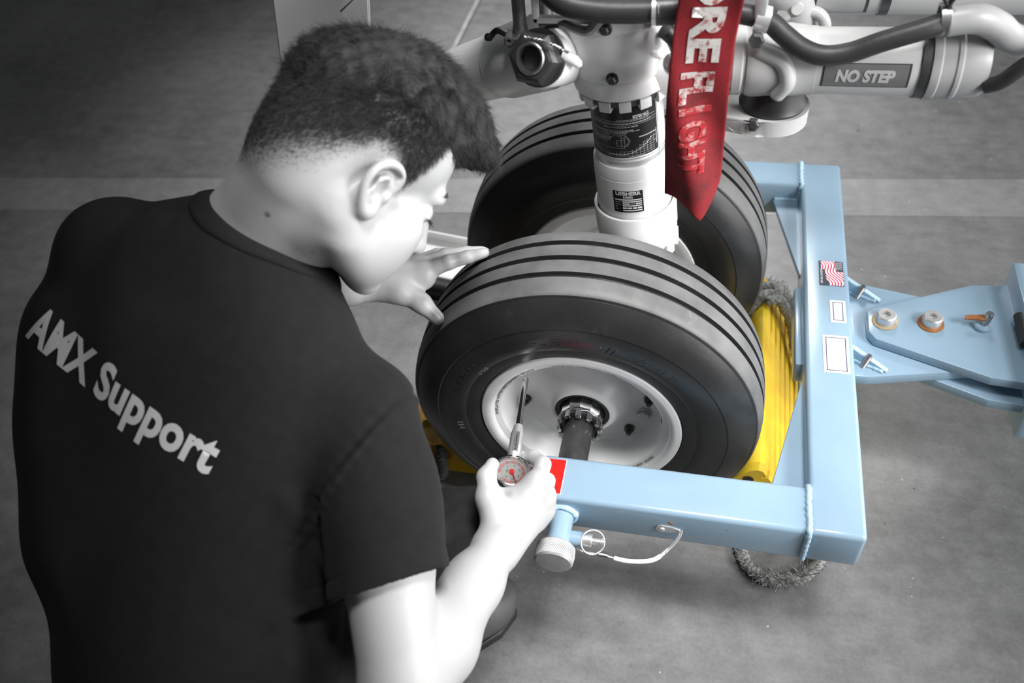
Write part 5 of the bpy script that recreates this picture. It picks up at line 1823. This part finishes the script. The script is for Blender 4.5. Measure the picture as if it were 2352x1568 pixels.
o = strands(vs[pick] + rng.normal(size=(len(pick), 3)) * 0.0006, dr, ln, (0.00012 + 0.00022 * m_)[:, None], 2, 0.2, 'cropped_hair', M_strand, hair)
o['kind'] = 'stuff'
nh = vnormals(hv, hq)
if np.mean(((hv - ctr) * nh).sum(1)) < 0: nh = -nh
a_, b_, c_ = head_coords(hv)
ok_ = np.nonzero((c_ > 0.045) | (a_ > 0.08))[0]
pick = rng.choice(ok_, size=30000)
a_, b_, c_ = head_coords(hv[pick])
flow = (0.9 * HF)[None] + (0.55 * np.sin(a_ * 60 + b_ * 40))[:, None] * HR[None] * 0.5 + (-0.35 * smooth((a_ - 0.05) / 0.06))[:, None] * HU[None]
flow = flow + (-1.1 * smooth((-0.02 - a_) / 0.05))[:, None] * HF[None] * 1.4 + (0.9 * smooth((b_ - 0.035) / 0.03))[:, None] * (-HU[None] * 0.9 + 0.2 * HR[None])
flow += rng.normal(size=flow.shape) * 0.15
flow -= nh[pick] * (flow * nh[pick]).sum(1)[:, None]
flow /= np.linalg.norm(flow, axis=1)[:, None] + 1e-9
dr = flow * 0.93 + nh[pick] * 0.24
dr /= np.linalg.norm(dr, axis=1)[:, None]
ln = rng.uniform(0.009, 0.020, len(pick))
o = strands(hv[pick] - nh[pick] * 0.003, dr, ln, 0.00036, 3, 0.16, 'combed_hair', M_strand, hair)
o['kind'] = 'stuff'
# brows and lashes
for s_ in (-1, 1):
    t = rng.uniform(0, 1, 140)
    base = np.stack([hp(0.0985 - 0.012 * q * q, s_ * (0.014 + 0.038 * q), 0.0400 + 0.004 * math.sin(q * 2.6)) for q in t]) + rng.normal(size=(140, 3)) * 0.0012
    d_ = np.repeat((s_ * 0.85 * HR - 0.25 * HF + 0.15 * HU)[None], 140, 0) + rng.normal(size=(140, 3)) * 0.2 + 0.1 * HF
    d_ /= np.linalg.norm(d_, axis=1)[:, None]
    strands(base, d_, rng.uniform(0.003, 0.005, 140), 0.00030, 2, 0.2, 'eyebrow', M_strand, body)
    t = rng.uniform(0, 1, 90)
    base = np.stack([hp(0.0955 - 0.009 * q * q, s_ * (0.024 + 0.023 * q), 0.0118) for q in t])
    d_ = np.repeat((0.8 * HF + s_ * 0.35 * HR - 0.45 * HU)[None], 90, 0) + rng.normal(size=(90, 3)) * 0.12
    d_ /= np.linalg.norm(d_, axis=1)[:, None]
    strands(base, d_, rng.uniform(0.006, 0.009, 90), 0.0003, 2, 0.2, 'eyelashes', M_strand, body)
# ---- shirt
sf = Field((-0.80, -1.02, 0.18), (0.05, -0.18, 0.86), 0.0030)


def build_shirt(f):
    f.ell(tp(CH, -0.010, -0.070, 0.004), (0.170, 0.168, 0.102), TM, 0.05)
    f.ell(tp(CH, -0.065, -0.02, 0.02), (0.105, 0.13, 0.085), TM, 0.05)
    f.ell(tp(CH, 0.055, -0.045, 0.022), (0.098, 0.12, 0.083), TM, 0.05)
    f.ell(np.array(V((-0.5446, -0.5030, 0.5012))), (0.092, 0.105, 0.092), TM, 0.06)
    f.ell(np.array(V((-0.5614, -0.4198, 0.5666))), (0.080, 0.085, 0.085), TM, 0.06)
    f.ell(np.array(V((-0.5147, -0.5977, 0.4218))), (0.092, 0.110, 0.095), TM, 0.06)
    f.ell(tp(PEL, 0.0, 0.21, 0.0), (0.165, 0.21, 0.118), TM, 0.06)
    f.ell(tp(PEL, 0.0, 0.04, 0.0), (0.175, 0.16, 0.130), TM, 0.06)
    f.cone(tp(SR, -0.050, -0.010, -0.004), NB - 0.034 * SP - 0.012 * RT_ + 0.006 * BN, 0.044, 0.064, 0.05)
    f.cone(tp(SL, 0.03, 0.0, 0.0), NB - 0.025 * SP, 0.058, 0.075, 0.05)
    f.cone(SR, SR + (ELR - SR) * 0.35, 0.056, 0.061, 0.04)
    f.cone(SR + (ELR - SR) * 0.3, SR + (ELR - SR) * 0.80, 0.062, 0.069, 0.03)
    f.cone(SL, SL + (ELL - SL) * 0.6, 0.060, 0.058, 0.04)
    # folds: soft ridges in the cloth
    for (p, q, r_) in FOLDS:
        f.cone(p, q, r_, r_ * 0.6, 0.022)


FOLDS = []
build_shirt(sf)
AX = unit(ELR - SR)
hem_o = SR + (ELR - SR) * 0.64
HN = unit(AX + 0.22 * RT)


def beyond_hem(X, Y, Z):
    a = (X - hem_o[0]) * HN[0] + (Y - hem_o[1]) * HN[1] + (Z - hem_o[2]) * HN[2]
    r = np.sqrt((X - hem_o[0]) ** 2 + (Y - hem_o[1]) ** 2 + (Z - hem_o[2]) ** 2) - 0.115
    return np.maximum(-a, r)


sf.cut(beyond_hem, hem_o - 0.14, hem_o + 0.14, 0.002)
sf.cone(SR + (ELR - SR) * 0.45, SR + (ELR - SR) * 0.9, 0.058, 0.065, 0.004, cut=True)
sv, sq = sf.mesh('shirt')
sv = relax(sv, sq, 3, 0.5)
# creases and hem stitching as displacement of the cloth itself
sn = vnormals(sv, sq)
if np.mean(((sv - PEL - 0.2 * SP) * sn).sum(1)) < 0: sn = -sn
D_ = sv - SR
tA = D_ @ AX                                   # along the sleeve
ta = (sv - CH) @ RT_; tb = (sv - CH) @ SP; tc = (sv - CH) @ BN
disp = np.zeros(len(sv))


def crease(p0, p1, width, depth, p2=None):
    """valley (depth<0) or ridge along a polyline"""
    global disp
    P0, P1 = np.array(p0), np.array(p1)
    d = P1 - P0
    t = np.clip(((sv - P0) @ d) / (d @ d), 0, 1)
    dist = np.linalg.norm(sv - P0 - t[:, None] * d, axis=1)
    disp += depth * np.exp(-(dist / width) ** 2) * np.sin(np.clip(t, 0.02, 0.98) * PI) ** 0.5


CR = [(V((-0.2182, -0.5801, 0.5325)), V((-0.2230, -0.6501, 0.4712)), 0.012, -0.012), (V((-0.2056, -0.5705, 0.5375)), V((-0.2299, -0.5255, 0.5572)), 0.012, -0.005),
      (V((-0.2595, -0.5820, 0.5424)), V((-0.2175, -0.6213, 0.4954)), 0.014, 0.006), (V((-0.3067, -0.5701, 0.5389)), V((-0.2510, -0.6358, 0.4645)), 0.013, -0.007), (V((-0.3324, -0.5897, 0.5286)), V((-0.2772, -0.6519, 0.4574)), 0.016, 0.006),
      (V((-0.2451, -0.6928, 0.4393)), V((-0.3446, -0.7502, 0.3884)), 0.012, -0.008), (V((-0.2208, -0.6669, 0.4556)), V((-0.3155, -0.7201, 0.4072)), 0.014, 0.007), (V((-0.2156, -0.7072, 0.4181)), V((-0.2850, -0.7375, 0.3830)), 0.014, 0.006),
      (V((-0.4984, -0.6190, 0.5079)), V((-0.4149, -0.6995, 0.4124)), 0.018, -0.006), (V((-0.5128, -0.6584, 0.4766)), V((-0.4492, -0.7359, 0.3895)), 0.020, 0.006),
      (V((-0.4164, -0.3502, 0.7252)), V((-0.4111, -0.4225, 0.6865)), 0.012, -0.006), (V((-0.3913, -0.3747, 0.7100)), V((-0.3314, -0.4127, 0.6729)), 0.013, -0.007), (V((-0.4617, -0.3472, 0.7132)), V((-0.5126, -0.3837, 0.6812)), 0.013, -0.005), (V((-0.4854, -0.3560, 0.7120)), V((-0.5401, -0.4046, 0.6702)), 0.014, 0.004),
      (V((-0.3517, -0.4027, 0.6875)), V((-0.2991, -0.4414, 0.6381)), 0.020, 0.004), (V((-0.2222, -0.4464, 0.6121)), V((-0.1806, -0.4732, 0.5765)), 0.018, -0.003),
      (V((-0.1358, -0.5704, 0.5454)), V((-0.1995, -0.6175, 0.4938)), 0.014, -0.005), (V((-0.1113, -0.5854, 0.5251)), V((-0.1576, -0.6459, 0.4840)), 0.012, 0.004)]
for c in CR: crease(*c)
# sleeve seam ring
seam_o = np.array(V((-0.1646, -0.5292, 0.5863)))
seam_n = unit(np.cross(np.array(V((-0.1442, -0.4601, 0.5780))) - np.array(V((-0.2040, -0.5850, 0.5598))), np.array([0.20, -0.30, 0.92])))
if seam_n @ RT_ < 0: seam_n = -seam_n
sd = (sv - seam_o) @ seam_n
nearR = np.linalg.norm(sv - SR, axis=1) < 0.17
disp += np.where(nearR, 0.0022 * np.exp(-((sd - 0.003) / 0.003) ** 2) - 0.0020 * np.exp(-((sd + 0.004) / 0.003) ** 2) + 0.0006 * np.exp(-(sd / 0.012) ** 2) * np.sin(sv @ np.cross(seam_n, BN) * 420), 0)
# hem band
hd = (sv - hem_o) @ HN
nearH = np.linalg.norm(sv - hem_o, axis=1) < 0.11
disp += np.where(nearH & (hd > -0.06), -0.0012 * np.exp(-((hd + 0.022) / 0.0022) ** 2) + 0.0006 * np.exp(-((hd + 0.006) / 0.006) ** 2), 0)
sv = sv + sn * disp[:, None]
M_shirt = mat('charcoal_cotton', (0.0135, 0.0135, 0.014), 0.85, var=0.12, scale=60, bump=0.25, bscale=900, spec=0.12)
M_shirt.node_tree.nodes['Principled BSDF'].inputs['Sheen Weight'].default_value = 0.03
M_shirt.node_tree.nodes['Principled BSDF'].inputs['Sheen Roughness'].default_value = 0.6
shirt = link_mesh('t_shirt', mesh_from('t_shirt', sv, sq), M_shirt, person, None)
bvh_shirt = BVHTree.FromPolygons([tuple(v) for v in sv.tolist()], sq.tolist())
# collar band: a ribbed strip that follows the line where cloth meets neck
cand = np.nonzero(np.linalg.norm(sv - NB, axis=1) < 0.17)[0]
snn = vnormals(sv, sq)
if np.mean(((sv - PEL - 0.2 * SP) * snn).sum(1)) < 0: snn = -snn
dist = np.zeros(len(cand))
for n_i, i in enumerate(cand):
    loc, nrm, fi, d = bvh_body.find_nearest(V(sv[i]))
    s_ = (V(sv[i]) - loc).dot(V(nb[Q[fi][0]]))
    dist[n_i] = d if s_ > 0 else -d
nd_ = unit(hp(-0.03, 0, -0.03) - NB)
e1 = unit(np.cross(nd_, [0.3, -0.4, 0.86])); e2 = np.cross(nd_, e1)
rel = sv[cand] - NB
th = np.arctan2(rel @ e2, rel @ e1)
NT = 96
levels = [-0.0015, 0.0015, 0.0045, 0.0075, 0.0105, 0.0130, 0.0140]
lifts = [0.0005, 0.0032, 0.0036, 0.0036, 0.0034, 0.0022, 0.0002]
rows = []
for lv in levels:
    acc = np.zeros((NT, 3)); nn_ = np.zeros((NT, 3)); wt = np.zeros(NT)
    for k in range(NT):
        t0 = -PI + 2 * PI * k / NT
        dth = np.abs((th - t0 + PI) % (2 * PI) - PI)
        w = np.exp(-(dth / 0.10) ** 2) * np.exp(-((dist - lv) / 0.0022) ** 2)
        wt[k] = w.sum()
        if wt[k] > 1e-6:
            acc[k] = (sv[cand] * w[:, None]).sum(0) / wt[k]; nn_[k] = (snn[cand] * w[:, None]).sum(0) / wt[k]
    rows.append((acc, nn_, wt))
valid = np.all([r_[2] > 0.25 for r_ in rows], axis=0)
bm = bmesh.new()
vr = []
for (acc, nn_, wt), lf in zip(rows, lifts):
    vr.append([bm.verts.new(V(acc[k] + unit(nn_[k] + 1e-9) * lf)) if valid[k] else None for k in range(NT)])
for A_, B_ in zip(vr[:-1], vr[1:]):
    for k in range(NT):
        k2 = (k + 1) % NT
        if valid[k] and valid[k2]: bm.faces.new((A_[k], A_[k2], B_[k2], B_[k]))
bmesh.ops.recalc_face_normals(bm, faces=bm.faces)
bmesh.ops.subdivide_edges(bm, edges=bm.edges[:], cuts=1, use_grid_fill=True)
bmesh.ops.smooth_vert(bm, verts=bm.verts[:], factor=0.5, use_axis_x=True, use_axis_y=True, use_axis_z=True)
M_collar = mat('ribbed_charcoal_cotton', (0.017, 0.017, 0.0175), 0.85, spec=0.15, var=0.2, scale=500, bump=0.6, bscale=700)
obj('collar', bm, M_collar, shirt, sharp=None)

# printed words across the back
OT = np.array([-0.4335, -0.5430, 0.6185])
TX = unit([0.2456, -0.1013, -0.0541])
TY = unit(SP + 0.10 * RT_); TY = unit(TY - TX * (TY @ TX))
TN = np.cross(TX, TY)


def on_shirt(x, y):
    s_ = V(OT + x * TX + y * TY + 0.25 * TN)
    h_ = bvh_shirt.ray_cast(s_, V(-TN))
    return (h_[0], h_[1]) if h_[0] is not None else (None, None)


xs_ = np.linspace(-0.24, 0.22, 93)
pts_ = [on_shirt(x, 0.0)[0] for x in xs_]
ok_ = [i for i in range(len(xs_)) if pts_[i] is not None]
xs_ = xs_[ok_]; pts_ = [pts_[i] for i in ok_]
arc = np.concatenate([[0], np.cumsum([(b - a).length for a, b in zip(pts_[:-1], pts_[1:])])])
arc -= np.interp(0.0, xs_, arc)
bm = text_bm('AMX Support', 0.0570, 0.0020, spacing=1.04)
bmesh.ops.triangulate(bm, faces=bm.faces[:])
for _ in range(2):
    es = [e for e in bm.edges if e.calc_length() > 0.006]
    if es: bmesh.ops.subdivide_edges(bm, edges=es, cuts=1)
    bmesh.ops.triangulate(bm, faces=bm.faces[:])
wx = [v.co.x for v in bm.verts]
ksc = 0.296 / (max(wx) - min(wx))


def fn(c):
    x = float(np.interp(c.x * ksc - 0.014, arc, xs_))
    p, n_ = on_shirt(x, c.y * 1.0 - 0.003)
    if p is None: return V(OT)
    return p + n_ * 0.0009 if n_.dot(V(TN)) > 0 else p - n_ * 0.0009


map_bm(bm, fn)
M_shirtprint = mat('white_shirt_print', (0.62, 0.62, 0.62), 0.6, var=0.05)
obj('lettering', bm, M_shirtprint, shirt, sharp=None, recalc=False)

# ---- trousers and shoes
HIPR = PEL + 0.085 * RT_ - 0.01 * BN; HIPL = PEL - 0.085 * RT_ - 0.01 * BN
KNR = np.array([-0.136, -0.446, 0.235]); ANR = np.array([-0.215, -0.560, 0.075])
KNL = np.array([-0.470, -0.420, 0.085]); ANL = np.array([-0.520, -0.800, 0.075])
tf = Field((-0.72, -1.05, 0.0), (0.0, -0.28, 0.50), 0.005)
tf.ell(PEL - 0.03 * SP, (0.165, 0.13, 0.115), TM, 0.05)
tf.cone(HIPR, HIPR + (KNR - HIPR) * 0.6, 0.088, 0.072, 0.05)
tf.cone(HIPR + (KNR - HIPR) * 0.6, KNR, 0.072, 0.060, 0.05)
tf.cone(KNR, ANR, 0.060, 0.050, 0.04)
tf.cone(HIPL, KNL, 0.088, 0.062, 0.05)
tf.cone(KNL, ANL, 0.060, 0.050, 0.04)
tv, tq = tf.mesh('trousers')
tv = relax(tv, tq, 2, 0.5)
tn_ = vnormals(tv, tq)
tv = tv + tn_ * (0.0022 * np.sin(tv[:, 0] * 140 + 3 * np.sin(tv[:, 1] * 60)) * np.sin(tv[:, 2] * 90 + tv[:, 1] * 50))[:, None]
tv[:, 2] = np.maximum(tv[:, 2], 0.002)
M_trouser = mat('black_work_cloth', (0.012, 0.012, 0.012), 0.85, var=0.2, bump=0.3, bscale=600)
link_mesh('trousers', mesh_from('trousers', tv, tq), M_trouser, person, None)


def make_shoe(heel, toe):
    heel = np.array(heel); toe = np.array(toe)
    d = unit(toe - heel); s_ = np.cross(d, [0, 0, 1.0])
    M_ = np.stack([d, s_, np.array([0, 0, 1.0])])
    L_ = np.linalg.norm(toe - heel)
    f = Field(np.minimum(heel, toe) - [0.10, 0.10, 0.06], np.maximum(heel, toe) + [0.10, 0.10, 0.14], 0.004)
    f.ell(heel + d * 0.035 + [0, 0, 0.048], (0.046, 0.036, 0.046), M_, 0.02)
    f.ell(heel + d * (L_ * 0.55) + [0, 0, 0.040], (0.090, 0.042, 0.036), M_, 0.03)
    f.ell(heel + d * (L_ - 0.055) + [0, 0, 0.034], (0.058, 0.046, 0.036), M_, 0.02)
    f.cone(heel + d * 0.045 + [0, 0, 0.05], heel + d * 0.05 + [0, 0, 0.105], 0.040, 0.042, 0.03)
    v_, q_ = f.mesh('shoe')
    v_[:, 2] = np.maximum(v_[:, 2], 0.012)
    sh = link_mesh('shoe', mesh_from('shoe', relax(v_, q_, 1), q_), mat('dark_shoe_leather', (0.075, 0.075, 0.075), 0.5, var=0.15, bump=0.1), person, None)
    bm = bmesh.new()
    poly = [(0.0, -0.034), (0.02, -0.040), (L_ * .5, -0.036), (L_ - .06, -0.048), (L_ - .02, -0.036), (L_ + .004, 0.0), (L_ - .02, 0.036), (L_ - .06, 0.048), (L_ * .5, 0.040), (0.02, 0.040), (0.0, 0.034), (-0.008, 0.0)]
    add_prism(bm, poly, 0.0, 0.018, origin=(heel[0], heel[1], 0.0), ux=d, uy=s_, bevel=0.004)
    obj('sole', bm, M_black, sh)


make_shoe((-0.262, -0.610, 0), (-0.089, -0.408, 0))
make_shoe((-0.540, -0.880, 0), (-0.515, -0.640, 0))

# ------------------------------------------------------------------ tyre pressure gauge in the right hand
GT = V((-0.0774, -0.2391, 0.3388))           # chuck end on the valve
GC = V((-0.0628, -0.4025, 0.3434))          # dial centre
ga = (GT - GC).normalized()
cdir = (V((0.1512, -1.0085, 1.2792)) - GC).normalized()
gn = (cdir - ga * cdir.dot(ga)).normalized()
gs = ga.cross(gn)
LG = (GT - GC).length
gauge = thing('pressure_gauge', 'round chrome dial tyre pressure gauge with red needle held in the right hand', 'gauge', tuple(GC))
bm = bmesh.new()
add_lathe(bm, [(0.0, -0.0150), (0.0205, -0.0150), (0.0230, -0.0125), (0.0230, -0.0075), (0.0243, -0.0065), (0.0243, -0.0045), (0.0232, -0.0035), (0.0232, 0.0005), (0.0250, 0.0015), (0.0252, 0.0045), (0.0240, 0.0066), (0.0222, 0.0070), (0.0208, 0.0052), (0.0205, 0.0005), (0.0, 0.0005)], GC, gn, 64)
case = obj('dial_case', bm, M_chrome, gauge)


def dial(x, y, z=0.0012):
    """dial plane: x to the right of the readable face, y towards the stem"""
    return GC + (-gs) * x * -1.0 + ga * y + gn * z


bm = bmesh.new()
add_lathe(bm, [(0.0, 0.0004), (0.0204, 0.0004), (0.0204, 0.0010), (0.0, 0.0010)], GC, gn, 48)
face = obj('dial_face', bm, M_dial, gauge)
bmt = bmesh.new(); bmk = bmesh.new()
for k in range(60):
    if 0 <= (k - 33) < 4: continue
    a = 2 * PI * k / 60
    r0, r1, w_ = (0.0148, 0.0180, 0.00030) if k % 5 else (0.0140, 0.0188, 0.0005)
    tgt = bmt if k % 2 == 0 or k % 5 == 0 else bmk
    ca_k, sa_k = math.cos(a), math.sin(a)
    q_ = [(r0, -w_), (r1, -w_), (r1, w_), (r0, w_)]
    tgt.faces.new([tgt.verts.new(dial(r * ca_k - t * sa_k, r * sa_k + t * ca_k)) for r, t in q_])
for a0, a1, rr in ((0, 2 * PI, 0.0138),):
    for k in range(64):
        b0, b1 = 2 * PI * k / 64, 2 * PI * (k + 1) / 64
        bmk.faces.new([bmk.verts.new(dial(r * math.cos(b), r * math.sin(b))) for r, b in ((rr, b0), (rr + 0.0002, b0), (rr + 0.0002, b1), (rr, b1))])
tag(obj('red_ticks', bmt, M_redink, face, sharp=None), kind='stuff')
tag(obj('black_ticks', bmk, M_print_black, face, sharp=None), kind='stuff')
for k, s_ in enumerate(('2', '4', '6', '8', '10', '12')):
    a = math.radians(130 - 52 * k)
    bm = text_bm(s_, 0.0036, 0.00005)
    cx_, cy_ = 0.0108 * math.cos(a), 0.0108 * math.sin(a)
    map_bm(bm, lambda c: dial(cx_ + c.x, cy_ + c.y))
    obj('numeral', bm, M_print_black, face, sharp=None)
bm = text_bm('BAR', 0.0026, 0.00005); map_bm(bm, lambda c: dial(-0.0062 - c.y, 0.001 + c.x)); obj('lettering', bm, M_print_black, face, sharp=None)
bm = bmesh.new(); add_lathe(bm, [(0.0, 0.001), (0.0036, 0.001), (0.0034, 0.0034), (0.002, 0.0042), (0.0, 0.0043)], GC, gn, 24); needle = obj('needle_hub', bm, M_redink, gauge)
nd = V((0.42, -0.90)).normalized()
bm = bmesh.new()
pts = [(nd.x * r - nd.y * w_, nd.y * r + nd.x * w_) for r, w_ in ((0.0, -0.0011), (0.0165, -0.00035), (0.0165, 0.00035), (0.0, 0.0011))]
lo_ = [bm.verts.new(dial(x, y, 0.0022)) for x, y in pts]; hi_ = [bm.verts.new(dial(x, y, 0.0030)) for x, y in pts]
bm.faces.new(lo_); bm.faces.new(hi_[::-1])
for k in range(4): bm.faces.new((lo_[k], lo_[(k + 1) % 4], hi_[(k + 1) % 4], hi_[k]))
obj('needle', bm, mat('needle_paint', (0.30, 0.004, 0.006), 0.4), needle)
m, nt, b = new_mat('clear_glass')
b.inputs['Base Color'].default_value = (1, 1, 1, 1); b.inputs['Roughness'].default_value = 0.02; b.inputs['Transmission Weight'].default_value = 1.0; b.inputs['IOR'].default_value = 1.05
bm = bmesh.new(); add_lathe(bm, [(0.0, 0.0050), (0.0208, 0.0050), (0.0208, 0.0058), (0.0, 0.0060)], GC, gn, 48); obj('dial_glass', bm, m, gauge)
bm = bmesh.new()
add_lathe(bm, [(0.0, 0.020), (0.0072, 0.020), (0.0076, 0.026), (0.0090, 0.029), (0.0090, 0.064), (0.0082, 0.067), (0.0066, 0.076), (0.0060, 0.0785), (0.0, 0.0785)], GC, ga, 24)
barrel = obj('barrel', bm, M_alu, gauge)
bm = bmesh.new()
for v_ in ((-0.0042, 0.030), (0.0042, 0.030)): pass
add_prism(bm, [(-0.0034, 0.0295), (0.0034, 0.0295), (0.0034, 0.0625), (-0.0034, 0.0625)], 0.0086, 0.0093, origin=GC, ux=-gs * -1, uy=ga, uz=gn, bevel=0.0003, seg=1)
fl_ = obj('engraved_flat', bm, M_steel, barrel)
bm = text_bm('Tempino 14214', 0.0040, 0.00006)
wx = [v.co.x for v in bm.verts]; kk = 0.029 / (max(wx) - min(wx))
map_bm(bm, lambda c: GC + ga * (0.046 - c.x * kk) + gs * (c.y) + gn * 0.0095)
obj('lettering', bm, M_print_black, fl_, sharp=None)
bm = bmesh.new()
add_lathe(bm, [(0.0, 0.078), (0.0044, 0.078), (0.0041, 0.10), (0.0041, LG - 0.020), (0.0048, LG - 0.018), (0.0050, LG), (0.0036, LG + 0.002), (0.0, LG + 0.002)], GC, ga, 20)
obj('stem', bm, M_chrome, gauge)
